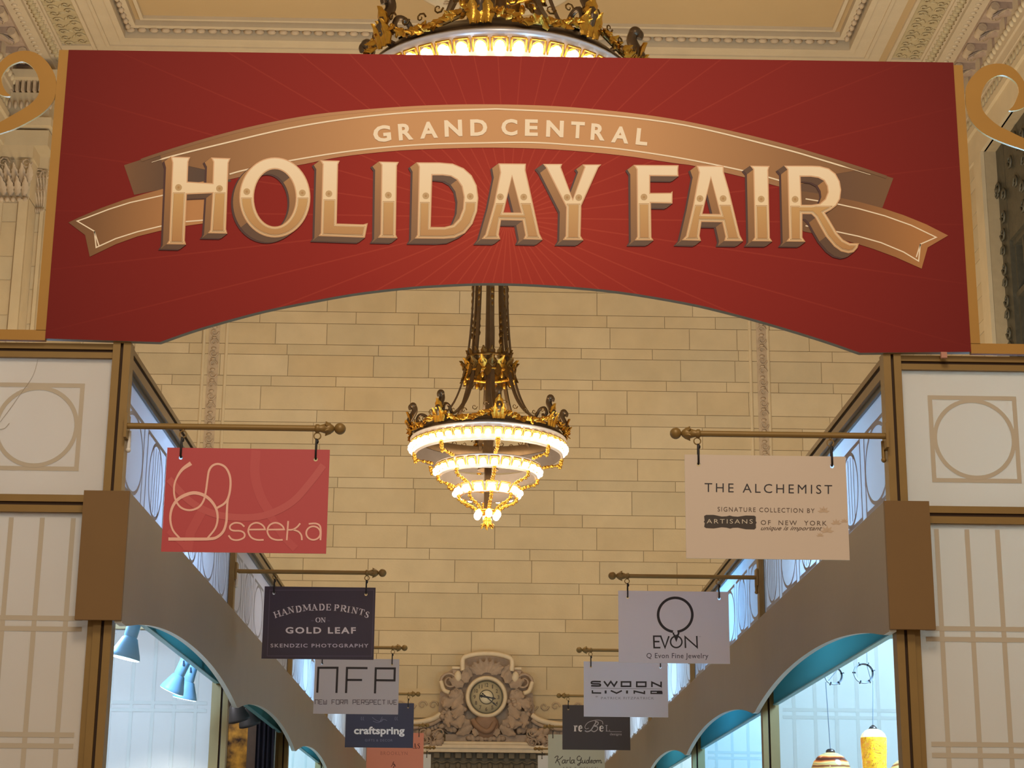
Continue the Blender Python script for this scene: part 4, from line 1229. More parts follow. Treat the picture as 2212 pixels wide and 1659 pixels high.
hang_sign(1, FY, 'blush white hanging sign with a dark plaque under spaced black capitals', brd('blush', (214, 196, 180)), d6,
          [INK, mat('umber_print', (92, 70, 54), 0.5, noise=0.02), mat('plaque_print', (58, 44, 34), 0.5, noise=0.04), mat('plaque_letter_print', (216, 204, 186), 0.5, noise=0.02), mat('leaf_print', (200, 174, 148), 0.5, noise=0.03)])

# --- right 2: lilac white with a ring emblem
P7 = zz(1320, 1260, 7.9)
def d7(m, f):
    r = [(1095 + 292 * math.cos(a), 538 + 290 * math.sin(a)) for a in [PI / 2 + 0.13 + (2 * PI - 0.26) * i / 60 for i in range(61)]]
    m.stroke(P7(*r), 5.6, f(0), 0)
    m.poly([P7((1045, 845), (1075, 835), (1080, 868), (1105, 885), (1132, 868), (1140, 835), (1172, 848), (1113, 1005))], f(1), 0)
    W = 3.4
    m.stroke(P7((860, 903), (728, 903), (735, 1098), (842, 1098)), W, f(0), 0); m.stroke(P7((730, 995), (826, 995)), W, f(0), 0)
    m.stroke(P7((848, 905), (920, 1098), (988, 902)), W, f(1), 0)
    m.stroke(P7(*ellipse(1112, 1000, 97, 97, 36)), 3.2, f(0), 0, True)
    m.stroke(P7((1270, 1105), (1263, 912), (1470, 1095), (1462, 898)), W, f(0), 0)
    put_text(m, 'Q Evon Fine Jewelry', 1396.6, 1530.2, 1410.5, 1425.2, f(0), 1, bold=0.006, spacing=1.08, slope=0.004)
    put_text(m, 'TM', 1509, 1514, 1374, 1376.5, f(0), 2)
hang_sign(1, BAYS[1], 'lilac white hanging sign with a large black ring emblem', brd('lilac_white', (226, 220, 228)), d7, [INK, mat('slate_print', (88, 80, 92), 0.5, noise=0.02), mat('pale_slate_print', (170, 164, 172), 0.5, noise=0.02)])

# --- right 3: bluish white, wide letters
P8 = zz(1150, 1410, 6.661)
def d8(m, f):
    W = 3.5
    m.stroke(smooth_path(P8((985, 417), (870, 415), (850, 432), (866, 446), (962, 450), (978, 464), (962, 478), (845, 476)), 3), W, f(0), 0)
    m.stroke(P8((1030, 410), (1082, 478), (1128, 415), (1176, 480), (1220, 410)), W, f(0), 0)
    m.stroke(P8((1282, 420), (1412, 420), (1412, 483), (1282, 483)), W, f(0), 0, True)
    m.stroke(P8((1502, 423), (1632, 423), (1632, 486), (1502, 486)), W, f(0), 0, True)
    m.stroke(P8((1720, 494), (1720, 425), (1852, 486), (1852, 415)), W, f(0), 0)
    m.stroke(P8((840, 510), (1868, 521)), 0.9, f(0), 1)
    m.stroke(P8((864, 540), (864, 578), (990, 580)), 3.2, f(0), 0)
    for x in (1054, 1362): m.stroke(P8((x, 543), (x, 587)), 4.2, f(0), 0)
    m.stroke(P8((1128, 545), (1212, 582), (1288, 546)), 3.2, f(0), 0)
    m.stroke(P8((1466, 590), (1466, 553), (1612, 585), (1612, 548)), 3.2, f(0), 0)
    m.stroke(P8((1868, 555), (1708, 555), (1708, 585), (1864, 587), (1864, 572), (1790, 571)), 2.8, f(0), 0)
    put_text(m, 'BY', 1287, 1292.5, 1503.3, 1506.4, f(0), 1, bold=0.02)
    put_text(m, 'PATRICK FITZPATRICK', 1298.6, 1412.8, 1505.4, 1510.6, f(0), 1, bold=0.0, spacing=1.2, slope=0.002)
hang_sign(1, BAYS[2], 'bluish white hanging sign with two lines of wide black capitals', brd('bluish_white', (214, 212, 224)), d8, [INK, mat('ash_print', (128, 124, 134), 0.5, noise=0.02)])

# --- right 4: near black
def d9(m, f):
    for ch, x, w in (('r', 628, 66), ('e', 692, 58)):
        q = P8((x, 1090))[0]; serif(m, ch, q[0], q[1], w / 6.661, 84 / 6.661, 0, f(0), 0, 0.3, 0.14)
    m.stroke(smooth_path(P8((1015, 1030), (1005, 990), (960, 970), (880, 976), (800, 1005), (758, 1060), (770, 1095), (812, 1085)), 4), 1.3, f(0), 1)
    m.stroke(smooth_path(P8((925, 985), (890, 1040), (840, 1115), (790, 1135), (755, 1122)), 4), 2.2, f(0), 1)
    m.stroke(smooth_path(P8((900, 985), (945, 1000), (938, 1035), (893, 1055), (935, 1068), (935, 1105), (890, 1135), (850, 1120)), 4), 1.9, f(1), 1)
    q = P8((995, 1092))[0]; serif(m, 'e', q[0], q[1], 66 / 6.661, 80 / 6.661, 0, f(0), 0, 0.26, 0.12)
    q = P8((1085, 1087))[0]; serif(m, 'L', q[0], q[1], 72 / 6.661, 90 / 6.661, 0, f(0), 1, 0.12, 0.07)
    m.stroke(P8((1112, 1134), (1285, 1136)), 0.9, f(0), 1)
    put_text(m, 'designs', 1317.4, 1343, 1583.2, 1590, f(0), 1, slope=0.003)
hang_sign(1, BAYS[3], 'blackish brown hanging sign with pale mixed script lettering', brd('blackish', (58, 48, 48)), d9, [mat('ivory_print', (220, 210, 204), 0.5, noise=0.02), mat('dim_ivory_print', (176, 166, 164), 0.5, noise=0.02)], brd('blackish_edge', (40, 34, 34)))

# --- right 5: pale sage, brush script
def d10(m, f):
    W = 1.7
    S = lambda *p: m.stroke(smooth_path(P8(*p), 4), W, f(0), 0)
    S((372, 1492), (352, 1545), (330, 1590)); S((320, 1512), (350, 1488), (374, 1492)); S((440, 1488), (395, 1530), (360, 1548), (380, 1575), (388, 1600), (400, 1622))
    def a(x): S((x + 44, 1545), (x + 16, 1545), (x, 1572), (x + 12, 1592), (x + 34, 1578), (x + 46, 1545), (x + 44, 1580), (x + 58, 1590))
    a(428); S((492, 1545), (498, 1560), (492, 1590)); S((496, 1562), (512, 1545), (526, 1550)); S((545, 1500), (540, 1560), (546, 1588), (560, 1582)); a(556)
    S((690, 1500), (672, 1486), (646, 1510), (650, 1545), (690, 1545), (706, 1510), (694, 1570), (674, 1618), (650, 1612), (680, 1590), (716, 1575))
    S((722, 1545), (718, 1580), (734, 1590), (752, 1570), (758, 1545), (756, 1582), (772, 1588))
    S((812, 1548), (788, 1548), (778, 1575), (790, 1592), (808, 1575), (826, 1496), (816, 1570), (830, 1590))
    S((840, 1572), (862, 1558), (856, 1545), (840, 1556), (842, 1584), (866, 1582)); S((900, 1548), (878, 1556), (874, 1582), (894, 1590), (908, 1570), (900, 1548), (924, 1552))
    S((926, 1548), (926, 1590)); S((926, 1565), (944, 1545), (956, 1560), (956, 1588)); S((956, 1565), (974, 1545), (986, 1560), (986, 1585), (1004, 1580))
    put_text(m, 'ART & DESIGN', 1214.5, 1291, 1656.5, 1663, f(0), 1, bold=0.0, spacing=1.25, slope=0.002)
hang_sign(1, BAYS[4], 'pale sage hanging sign with dark brush script lettering', brd('sage', (190, 190, 172)), d10, [mat('script_print', (70, 62, 56), 0.5, noise=0.02), mat('sage_grey_print', (118, 112, 100), 0.5, noise=0.02)])
hang_sign(1, BAYS[5], 'plain white hanging sign farthest down the right side', brd('white_far_right', (226, 224, 222)), lambda m, f: None, [INK])

COLORS = (['crimson', 'dark purple', 'square-lettered grey', 'navy', 'salmon pink', 'farthest left white'], ['blush white', 'ring-emblem', 'wide-lettered bluish', 'blackish', 'sage', 'farthest right white'])
for sgn in (-1, 1):
    for k, y in enumerate(BAYS):
        sign_bar(sgn, FY if k == 0 else y, 'gold-brown ball-tipped bar that carries the %s sign' % COLORS[0 if sgn < 0 else 1][k])

# ------------------------------------------------------------------ the two chandeliers
GILT = mat('gilt', (226, 166, 62), 0.3, metal=0.85, noise=0.3, scale=14, bump=0.2, bscale=40)
GILTD = mat('dark_gilt', (128, 94, 44), 0.35, metal=0.8, noise=0.4, scale=12, bump=0.2, bscale=40)
NICKEL = mat('nickel_band', (226, 214, 206), 0.3, metal=0.35, noise=0.05)
RINGIN = mat('ring_inside_shade', (96, 86, 82), 0.5, metal=0.3, noise=0.1)  # ring's inner face darkened to keep its shade near the glow lamp
STRAPM = mat('bronze_strap', (104, 82, 58), 0.35, metal=0.6, noise=0.25, scale=8)
BULB = mat('lit_bulb', (255, 240, 210), 0.3, emit=(255, 230, 190), emit_s=13.0)

def chandelier(y, label, phase):
    O = Vector((AXIS, y, 0))
    t = thing('chandelier', label, 'chandelier', (AXIS, y, 6.65), 'gilded tiered chandeliers in a row down the hall')
    KR = 0.95
    pol = lambda r, a, z: O + Vector((KR * r * math.cos(a), KR * r * math.sin(a), z))
    m = MB(); m.tube([pol(0, 0, 15.7), pol(0, 0, 6.95)], 0.055, 12, 0)
    m.lathe([(0.16, 7.55), (0.10, 7.7), (0.07, 7.95), (0.12, 8.15), (0.06, 8.3)], O, 14, 0)
    m.build('stem', [STRAPM], t)
    # curved straps that gather into the hanging bundle
    prof = [(1.06, 8.18), (0.90, 8.24), (0.72, 8.36), (0.55, 8.58), (0.42, 8.92), (0.35, 9.3), (0.30, 9.8), (0.27, 10.5), (0.26, 12.0), (0.25, 15.6)]
    for j in range(8):
        a = phase + PI / 4 * j
        u, v = Vector((math.cos(a), math.sin(a), 0)), Vector((-math.sin(a), math.cos(a), 0))
        path = smooth_path([pol(r, a, z) for r, z in prof], 4)
        m = MB()
        vs, fs = [], []
        for i, p in enumerate(path):
            d = (path[min(i + 1, len(path) - 1)] - path[max(i - 1, 0)]).normalized()
            n = d.cross(v).normalized()
            for q, w in ((-1, -1), (1, -1), (1, 1), (-1, 1)):
                vs.append(p + v * (0.030 * q) + n * (0.014 * w))
        for i in range(len(path) - 1):
            for q in range(4):
                fs.append((i * 4 + q, i * 4 + (q + 1) % 4, i * 4 + 4 + (q + 1) % 4, i * 4 + 4 + q))
        m.add(vs, fs, 0, False)
        s = m.build('strap', [STRAPM], t)
        m = MB()
        z = 9.62
        while z < 15.4:                                   # leaf chain up the strap
            m.ell(pol(0.285 - 0.004 * (z - 9.6), a, z), 0.022, 0.034, 0.05, Matrix.Rotation(a, 3, 'Z'), 0, 6, 4)
            z += 0.11
        m.build('leaf_chain', [GILTD], s)
    # gilt crown where the straps gather
    m = MB()
    for j in range(16):
        a = phase + PI / 8 * j
        u, v = Vector((math.cos(a), math.sin(a), 0)), Vector((-math.sin(a), math.cos(a), 0))
        acanthus(m, pol(0.38, a, 9.0), (0, 0, 1), v, u, 0.24, 0.07, 0.5, j % 2)
        acanthus(m, pol(0.40, a + 0.2, 9.1), (0, 0, -1), v, u, 0.22, 0.06, 0.35, 0)
        acanthus(m, pol(0.33, a, 9.2), (0, 0, 1), v, u, 0.2, 0.05, 0.3, 0)
        curl(m, pol(0.40, a, 9.12), v, Vector((0, 0, 1)), u, 0.05, 1.2, 0, 1 if j % 2 else -1, 8)
        m.ell(pol(0.40, a, 8.93), 0.03, 0.03, 0.05, None, 1, 6, 4)
    m.ring(O + Vector((0, 0, 9.02)), 0.37, 0.03, 32, 6, 1); m.ring(O + Vector((0, 0, 9.26)), 0.35, 0.022, 32, 6, 0)
    m.build('leaf_crown', [GILTD, GILT], t)

    bulb_src = {}
    def tier(R, z, h, nb, bs, arms):
        m = MB()
        R0 = R; R = R * KR
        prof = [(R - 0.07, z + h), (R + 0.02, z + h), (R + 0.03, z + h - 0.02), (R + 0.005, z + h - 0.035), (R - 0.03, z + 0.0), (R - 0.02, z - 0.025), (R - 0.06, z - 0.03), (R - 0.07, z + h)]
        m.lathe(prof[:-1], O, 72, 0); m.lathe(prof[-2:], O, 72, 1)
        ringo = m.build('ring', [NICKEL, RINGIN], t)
        m = MB()
        for j in range(nb):
            a = phase + 2 * PI * j / nb
            u, v, k = Vector((math.cos(a), math.sin(a), 0)), Vector((-math.sin(a), math.cos(a), 0)), Vector((0, 0, 1))
            n = (u * 0.85 - k * 0.52).normalized()
            up = n.cross(v) * -1
            c = pol(R0 - 0.005, a, z + h * 0.42)
            w = min(bs * 1.6, PI * R / nb * 0.80)
            for s1, s2 in (((-w, -w), (w, -w)), ((w, -w), (w, w)), ((w, w), (-w, w)), ((-w, w), (-w, -w))):
                m.tube([c + v * s1[0] + up * s1[1], c + v * s2[0] + up * s2[1]], 0.010, 5, 0)
            m.lathe([(w * 0.8, 0.0), (w * 0.6, -0.015), (0.0, -0.02)], c, 10, 0, Matrix((v, up, n)).transposed())
        m.build('socket_row', [GILT], ringo)
        key = round(bs, 4)
        for j in range(nb):
            a = phase + 2 * PI * j / nb
            u, k = Vector((math.cos(a), math.sin(a), 0)), Vector((0, 0, 1))
            n = (u * 0.85 - k * 0.52).normalized()
            c = pol(R0 - 0.005, a, z + h * 0.42) + n * bs * 0.9
            if key not in bulb_src:
                b = MB(); b.ell((0, 0, 0), bs, bs, bs, None, 0, 12, 8)
                o = b.build('bulb', [BULB])
                bulb_src[key] = o.data
            else:
                o = bpy.data.objects.new('bulb', bulb_src[key]); COL.objects.link(o)
            o.parent = ringo
            o.location = c
        return ringo
    r1 = tier(1.20, 7.78, 0.23, 48, 0.037, 8)
    r2 = tier(0.80, 7.46, 0.17, 28, 0.039, 8)
    r3 = tier(0.47, 7.17, 0.11, 14, 0.050, 8)
    m = MB(); m.lathe([(0.0, 6.98), (0.10, 6.95), (0.16, 6.92), (0.15, 6.88), (0.05, 6.86), (0.0, 6.86)], O, 20, 0); m.build('bottom_cup', [GILT], t)
    cup = t.children[-1]
    for j in range(6):
        a = phase + PI / 3 * j
        b = MB(); b.ell(pol(0.17, a, 6.87), 0.052, 0.052, 0.065, None, 0, 12, 8); b.build('bulb', [BULB], cup)
    # dark upper rim with wall plates between the scrolls
    m = MB()
    m.lathe([(r * KR, z) for r, z in ((1.10, 8.0), (1.20, 8.0), (1.17, 8.08), (1.08, 8.16), (1.04, 8.14), (1.10, 8.0))], O, 72, 0)
    m.build('upper_rim', [STRAPM], t)
    for j in range(8):
        a = phase + PI / 4 * j
        u, v, k = Vector((math.cos(a), math.sin(a), 0)), Vector((-math.sin(a), math.cos(a), 0)), Vector((0, 0, 1))
        m = MB()
        P = lambda r, z: pol(r, a, z)
        m.tube(smooth_path([P(1.0, 8.16), P(1.10, 8.10), P(1.21, 8.12), P(1.26, 8.22), P(1.21, 8.33), P(1.17, 8.42), P(1.205, 8.50), P(1.245, 8.47), P(1.235, 8.43)], 4), [0.030] * 12 + [0.046] * 12 + [0.03] * 9, 8, 0)
        m.tube(smooth_path([P(0.92, 8.24), P(1.0, 8.34), P(1.09, 8.35), P(1.13, 8.27), P(1.08, 8.22), P(1.05, 8.26)], 4), 0.024, 8, 0)
        m.ell(P(1.2, 8.49), 0.055, 0.055, 0.05, None, 0)
        for q in (-0.06, 0, 0.06):
            acanthus(m, P(1.235, 8.05) + v * q, k, v, u, 0.22, 0.045, 0.5, 1)
        acanthus(m, P(1.25, 8.2), k, v, u, 0.2, 0.06, 0.3, 1)
        m.build('scroll', [STRAPM, GILT], t)
        # gilt drop under the ring and bars to the lower tiers
        for n_, (ra, za, rb, zb) in enumerate(((1.16, 7.76, 0.86, 7.62), (0.78, 7.45, 0.52, 7.28), (0.45, 7.16, 0.16, 6.94))):
            m = MB()
            path = smooth_path([pol(ra, a, za), pol(ra - 0.03, a, za - 0.09), pol((ra + rb) / 2 - 0.05, a, (za + zb) / 2 - 0.05), pol(rb, a, zb)], 4)
            m.tube(path, 0.016, 6, 0)
            for i in range(1, len(path), 2):
                m.ell(path[i] + u * 0.012, 0.03, 0.034, 0.028, Matrix.Rotation(a, 3, 'Z'), 0, 6, 4)
            if n_ == 0:
                for q in range(4):
                    m.ell(pol(1.165 - 0.008 * q, a, 7.76 - 0.04 * q), 0.03, 0.045 - 0.008 * q, 0.036, Matrix.Rotation(a, 3, 'Z'), 0, 7, 5)
            m.build('drop_ornament', [GILT], t)
        # swag of gilt leaves to the next scroll
        m = MB()
        rnd = random.Random(31 + j)
        N = 40
        m.tube([pol(1.22, a + PI / 4 * i / 12, 8.20 - 0.13 * math.sin(PI * i / 12)) for i in range(13)], 0.02, 6, 1)
        for i in range(N):
            s = (i + 0.5) / N
            b = a + PI / 4 * s
            w = math.sin(PI * s)
            z = 8.20 - 0.13 * w + rnd.uniform(-0.03, 0.03)
            uu, vv = Vector((math.cos(b), math.sin(b), 0)), Vector((-math.sin(b), math.cos(b), 0))
            p = pol(1.235 + rnd.uniform(-0.02, 0.02), b, z)
            d = (vv * rnd.choice((-1, 1)) * rnd.uniform(0.4, 1) + k * rnd.uniform(-0.9, 0.7) + uu * 0.2).normalized()
            acanthus(m, p - d * 0.03, d, d.cross(uu).normalized(), uu, 0.075 + 0.02 * w, 0.020 + 0.008 * w, 0.5, 0, 4)
            if i % 2: m.ell(p + k * 0.02, 0.018, 0.018, 0.018, None, 0, 6, 4)
            if i % 7 == 3:
                curl(m, pol(1.19, b, z + 0.12), vv, k, uu, 0.045, 1.1, 1, 1 if i % 2 else -1, 8)
        m.build('leaf_swag', [GILT, GILTD], t)
    m = MB()
    m.ell(O + Vector((0, 0, 6.78)), 0.07, 0.07, 0.075, None, 0, 12, 8)
    for j in range(6):
        a = phase + PI / 3 * j
        u, v = Vector((math.cos(a), math.sin(a), 0)), Vector((-math.sin(a), math.cos(a), 0))
        acanthus(m, pol(0.05, a, 6.83), (0, 0, -1), v, u, 0.17, 0.04, 0.45, 0)
        curl(m, pol(0.07, a, 6.71), u, Vector((0, 0, 1)), v, 0.035, 1.2, 0, 1, 8)
    m.tube([pol(0, 0, 6.73), pol(0, 0, 6.64)], [0.03, 0.006], 8, 0)
    m.build('leaf_finial', [GILT], t)
    return t
chandelier(CH_FAR, 'gilded chandelier with three lit bulb rings hanging whole in front of the end wall', -PI / 2 + 0.12)
chandelier(CH_NEAR, 'gilded chandelier whose upper lit ring shows above the red banner', -PI / 2 - 0.14)

# ------------------------------------------------------------------ clock crest over the end door
def wy(px, py): q = at(px, py, 1, WALL_Y - 0.3); return (q.x, q.z)
CY = WALL_Y - 0.3
Z5 = lambda *p: [wy(860 + x / 5.53, 1380 + y / 5.53) for x, y in p]
cr = thing('clock_crest', 'carved stone crest of leaves and scrolls framing a round clock on the end wall', 'crest', (0.16, WALL_Y - 0.05, 4.0))
base = Z5((600, 1135), (500, 1050), (480, 850), (500, 620), (590, 610), (515, 500), (540, 430), (640, 350), (765, 340), (765, 240), (860, 200), (1050, 190), (1230, 205), (1350, 245), (1355, 330), (1480, 370), (1560, 440), (1600, 520), (1530, 620), (1610, 640), (1630, 850), (1600, 1050), (1500, 1135))
mb = MB(); mb.prism([base], lambda p: Vector((p[0], WALL_Y - 0.16, p[1])), lambda p: Vector((p[0], WALL_Y - 0.004, p[1])), 0); mb.build('back_slab', [CREST], cr)
c0 = Vector((Z5((1055, 697))[0][0], CY, Z5((1055, 697))[0][1]))
SX, SZ, OUT = Vector((1, 0, 0)), Vector((0, 0, 1)), Vector((0, -1, 0))
K = 0.83
U = lambda x, z, o=0.0: c0 + SX * (x * K) + SZ * (z * K) + OUT * o
# arched cap moulding
mb = MB()
cap = [U(-0.52, 0.55, 0.1), U(-0.52, 0.80, 0.1), U(-0.4, 0.87, 0.12), U(-0.2, 0.91, 0.13), U(0, 0.92, 0.13), U(0.2, 0.91, 0.13), U(0.4, 0.87, 0.12), U(0.54, 0.79, 0.1), U(0.54, 0.55, 0.1)]
mb.tube(smooth_path(cap, 4), 0.045, 8, 0)
mb.build('arched_cap', [CRESTHI], cr)
for s in (-1, 1):
    mb = MB()
    curl(mb, U(s * 0.80, 0.33, 0.0), SX * s, SZ, OUT, 0.16, 1.6, 0, 1, 22)
    mb.tube(smooth_path([U(s * 0.99, 0.33, 0.02), U(s * 0.92, 0.14, 0.05), U(s * 0.80, 0.08, 0.08)], 5), [0.04] * 11, 8, 1)
    mb.box(c0.x + (s * 0.62 - 0.12) * K, c0.x + (s * 0.62 + 0.12) * K, CY - 0.02, CY + 0.2, c0.z + 0.25, c0.z + 0.48, 0)
    mb.ell(U(s * 0.62, 0.44, 0.04), 0.07, 0.05, 0.10, None, 1, 10, 6)
    mb.tube([U(s * 0.75, 0.62, 0.02), U(s * 0.53, 0.62, 0.02)], 0.03, 6, 1)
    mb.build('volute', [CREST, CRESTHI], cr)
mb = MB()
rnd = random.Random(4)
def lf(x, z, ang, L, W, k=0.45, o=0.0):
    for s in ((-1, 1) if abs(x) > 0.02 else (1,)):
        a = ang
        d = Vector((s * math.cos(a), 0, math.sin(a)))
        sd = Vector((-s * math.sin(a), 0, math.cos(a)))
        acanthus(mb, U(s * x, z, o), d, sd, OUT, L * K, W * K, k, 0)
for i in range(7):                                   # leaf head over the dial
    a = math.radians(25 + 22 * i)
    acanthus(mb, U(0, 0.5, 0.02) + Vector((math.cos(a) * 0.08, 0, math.sin(a) * 0.02)), (math.cos(a), 0, math.sin(a)), (-math.sin(a), 0, math.cos(a)), OUT, 0.27, 0.06, 0.4, 0)
for x, z, an, L, W in ((0.35, 0.42, 60, 0.34, 0.10), (0.28, 0.5, 100, 0.26, 0.08), (0.5, 0.25, 20, 0.36, 0.10), (0.52, 0.1, -20, 0.34, 0.12), (0.55, 0.05, -60, 0.40, 0.12), (0.6, -0.1, -80, 0.42, 0.12),
                       (0.72, -0.05, -40, 0.3, 0.1), (0.62, -0.3, -100, 0.42, 0.11), (0.8, -0.3, -90, 0.4, 0.1), (0.45, -0.45, -20, 0.40, 0.10), (0.35, -0.55, -5, 0.46, 0.11), (0.3, -0.62, -30, 0.42, 0.1),
                       (0.6, -0.6, 10, 0.36, 0.09), (0.85, -0.55, -120, 0.26, 0.08), (0.9, 0.0, -100, 0.34, 0.09), (0.2, -0.65, -80, 0.22, 0.08), (0.5, -0.2, -50, 0.36, 0.1), (0.44, 0.3, 80, 0.3, 0.09)):
    lf(x, z, math.radians(an), L, W, 0.5, rnd.uniform(0.0, 0.06))
for s in (-1, 1):
    for x, z, r, fl in ((0.52, -0.62, 0.09, 1), (0.75, -0.45, 0.11, -1), (0.86, -0.2, 0.08, 1), (0.66, 0.12, 0.08, -1), (0.46, 0.52, 0.07, 1), (0.72, -0.68, 0.08, -1)):
        curl(mb, U(s * x, z, 0.02), SX * s, SZ, OUT, r * K, 1.3, 0, fl, 12)
    for i in range(26):
        mb.ell(U(s * rnd.uniform(0.45, 0.95), rnd.uniform(-0.72, 0.0), rnd.uniform(-0.02, 0.05)), 0.05, 0.05, rnd.uniform(0.03, 0.07), Matrix.Rotation(rnd.uniform(0, 3), 3, 'Y'), 0, 7, 5)
mb.build('leaf_carving', [CREST], cr)
mb = MB()
mb.lathe([(0.24, 0), (0.21, 0.09), (0.13, 0.11), (0.0, 0.09)], U(0.0, -0.62, -0.02), 14, 0, Matrix.Rotation(PI / 2, 3, 'X'))
mb.tube(smooth_path([U(-0.28, -0.50, 0.03), U(-0.2, -0.62, 0.1), U(-0.02, -0.74, 0.13), U(0.1, -0.7, 0.12), U(0.18, -0.55, 0.08)], 4), 0.05, 8, 0)
mb.build('shell', [mat('shell_stone', (150, 118, 94), 0.7, noise=0.2, scale=8)], cr)
# clock
ck = thing('wall_clock', 'round stone-dial clock with dark hands set in the carved crest', 'clock', c0)
FX = Matrix.Rotation(PI / 2, 3, 'X')                  # lathe axis towards the viewer
mb = MB(); mb.lathe([(0.3680, -0.1), (0.3760, 0.06), (0.3560, 0.10), (0.3200, 0.10), (0.3000, 0.06), (0.2960, 0.02)], c0, 56, 0, FX); mb.build('bezel', [CRESTHI], ck)
mb = MB(); mb.lathe([(0.3000, 0.05), (0.2976, 0.062), (0.2840, 0.062), (0.2800, 0.03)], c0, 56, 0, FX); mb.build('bronze_rim', [MATS['window_bronze']], ck)
mb = MB(); mb.lathe([(0.2976, 0.02), (0.2976, 0.03), (0.0000, 0.03)], c0, 56, 0, FX); mb.build('dial', [mat('dial_stone', (186, 170, 136), 0.5, noise=0.1, scale=6)], ck)
mb = MB(); mb.lathe([(0.1320, 0.03), (0.1320, 0.036), (0.1160, 0.036), (0.1160, 0.034)], c0, 40, 0, FX); mb.lathe([(0.1160, 0.030), (0.1160, 0.034), (0.0000, 0.034)], c0, 40, 1, FX)
mb.build('centre_disc', [MATS['window_bronze'], mat('dial_cream', (226, 214, 184), 0.5, noise=0.05)], ck)
mb = MB()
for h in range(1, 13):
    a = PI / 2 - h * PI / 6
    x, z = 0.214 * math.cos(a), 0.214 * math.sin(a)
    vs, fs = font_mesh(str(h), 0.02)
    w = 0.05 * (1.5 if h in (10, 11, 12) else 1.0) * (0.55 if h == 1 else 1)
    mb.add([c0 + SX * (x + (u - 0.5) * w * 0.8) + SZ * (z + (v - 0.5) * 0.07) + OUT * 0.033 for u, v in vs], fs, 0)
mb.build('numerals', [mat('dial_numeral', (92, 78, 58), 0.6, noise=0.1)], ck)
HANDM = mat('clock_hand_black', (26, 20, 18), 0.5, noise=0.1)
for nm, ang, L, tl, w in (('minute_hand', math.radians(-40), 0.26, 0.09, 0.020), ('hour_hand', math.radians(-10), 0.18, 0.09, 0.034)):
    d, n = Vector((math.cos(ang), 0, math.sin(ang))), Vector((-math.sin(ang), 0, math.cos(ang)))
    mb = MB()
    pts = [(-tl, -w * 0.4), (-tl * 0.4, -w * 0.5), (0, -w * 0.5), (L * 0.55, -w * 0.3), (L * 0.66, -w * 0.75), (L, 0), (L * 0.66, w * 0.75), (L * 0.55, w * 0.3), (0, w * 0.5), (-tl * 0.4, w * 0.5), (-tl, w * 0.4)]
    mb.prism([pts], lambda p: c0 + d * p[0] + n * p[1] + OUT * (0.045 if nm[0] == 'm' else 0.04), lambda p: c0 + d * p[0] + n * p[1] + OUT * 0.037, 0)
    mb.ell(c0 - d * tl + OUT * 0.04, w * 0.8, 0.004, w * 0.8, None, 0, 8, 5)
    mb.build(nm, [HANDM], ck)

# door surround: broken pediment, cornice and dentils below the crest
ds = thing('door_surround', 'carved stone door surround with curved pediment pieces under the clock crest', 'door surround', (0.16, WALL_Y, 0))
for s in (-1, 1):
    mb = MB()
    path = smooth_path([U(s * 0.98, -0.37, 0.0), U(s * 1.12, -0.46, 0.0), U(s * 1.35, -0.53, 0.0), U(s * 1.7, -0.57, 0.0), U(s * 2.1, -0.57, 0.0)], 5)
    mb.tube(path, 0.05, 8, 0)
    mb.tube([p + SZ * -0.09 for p in path], 0.035, 6, 1)
    body = [(p.x, p.z - 0.05) for p in path] + [(path[-1].x, c0.z - 0.82), (path[0].x, c0.z - 0.82)]
    mb.prism([body], lambda p: Vector((p[0], WALL_Y - 0.22, p[1])), lambda p: Vector((p[0], WALL_Y - 0.004, p[1])), 1)
    for p in path[2::2]:
        mb.box(p.x - 0.025, p.x + 0.025, WALL_Y - 0.27, WALL_Y - 0.2, p.z - 0.20, p.z - 0.13, 1)
    mb.build('pediment_piece', [CRESTHI, CREST], ds)
    mb = MB()
    for i in range(20):
        q = U(s * (0.92 + 0.42 * rnd.random()), -0.72 - 0.3 * rnd.random(), 0.06 + 0.06 * rnd.random())
        if i % 2: mb.ell(q, 0.06, 0.05, 0.08, Matrix.Rotation(rnd.uniform(0, 3), 3, 'Y'), 0, 7, 5)
        else: curl(mb, q, SX * s, SZ, OUT, 0.09, 1.2, 0, rnd.choice((1, -1)), 10)
    mb.build('fruit_cluster', [CREST], ds)
mb = MB()
x0, x1 = c0.x - 1.12, c0.x + 1.16
mb.box(x0 + 0.4, x1 - 0.4, WALL_Y - 0.30, WALL_Y - 0.004, c0.z - 0.80, c0.z - 0.66, 1)
mb.tube([(x0 + 0.3, WALL_Y - 0.36, c0.z - 0.82), (x1 - 0.3, WALL_Y - 0.36, c0.z - 0.82)], 0.035, 8, 0)
mb.box(x0, x1, WALL_Y - 0.42, WALL_Y - 0.004, c0.z - 0.98, c0.z - 0.85, 0)
mb.box(x0 - 0.05, x1 + 0.05, WALL_Y - 0.45, WALL_Y - 0.004, c0.z - 0.91, c0.z - 0.88, 0)
mb.build('cornice', [CRESTHI, CREST], ds)
mb = MB()
for i in range(9): mb.ell((c0.x - 0.30 + 0.075 * i, WALL_Y - 0.32, c0.z - 0.73), 0.06, 0.05, 0.05 + 0.02 * (i % 2), None, 0, 8, 5)
mb.build('leaf_boss', [CREST], ds)
mb = MB()
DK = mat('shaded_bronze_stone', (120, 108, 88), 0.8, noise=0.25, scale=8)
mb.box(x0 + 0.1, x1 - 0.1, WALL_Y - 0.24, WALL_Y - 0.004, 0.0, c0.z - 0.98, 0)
x = x0 + 0.25
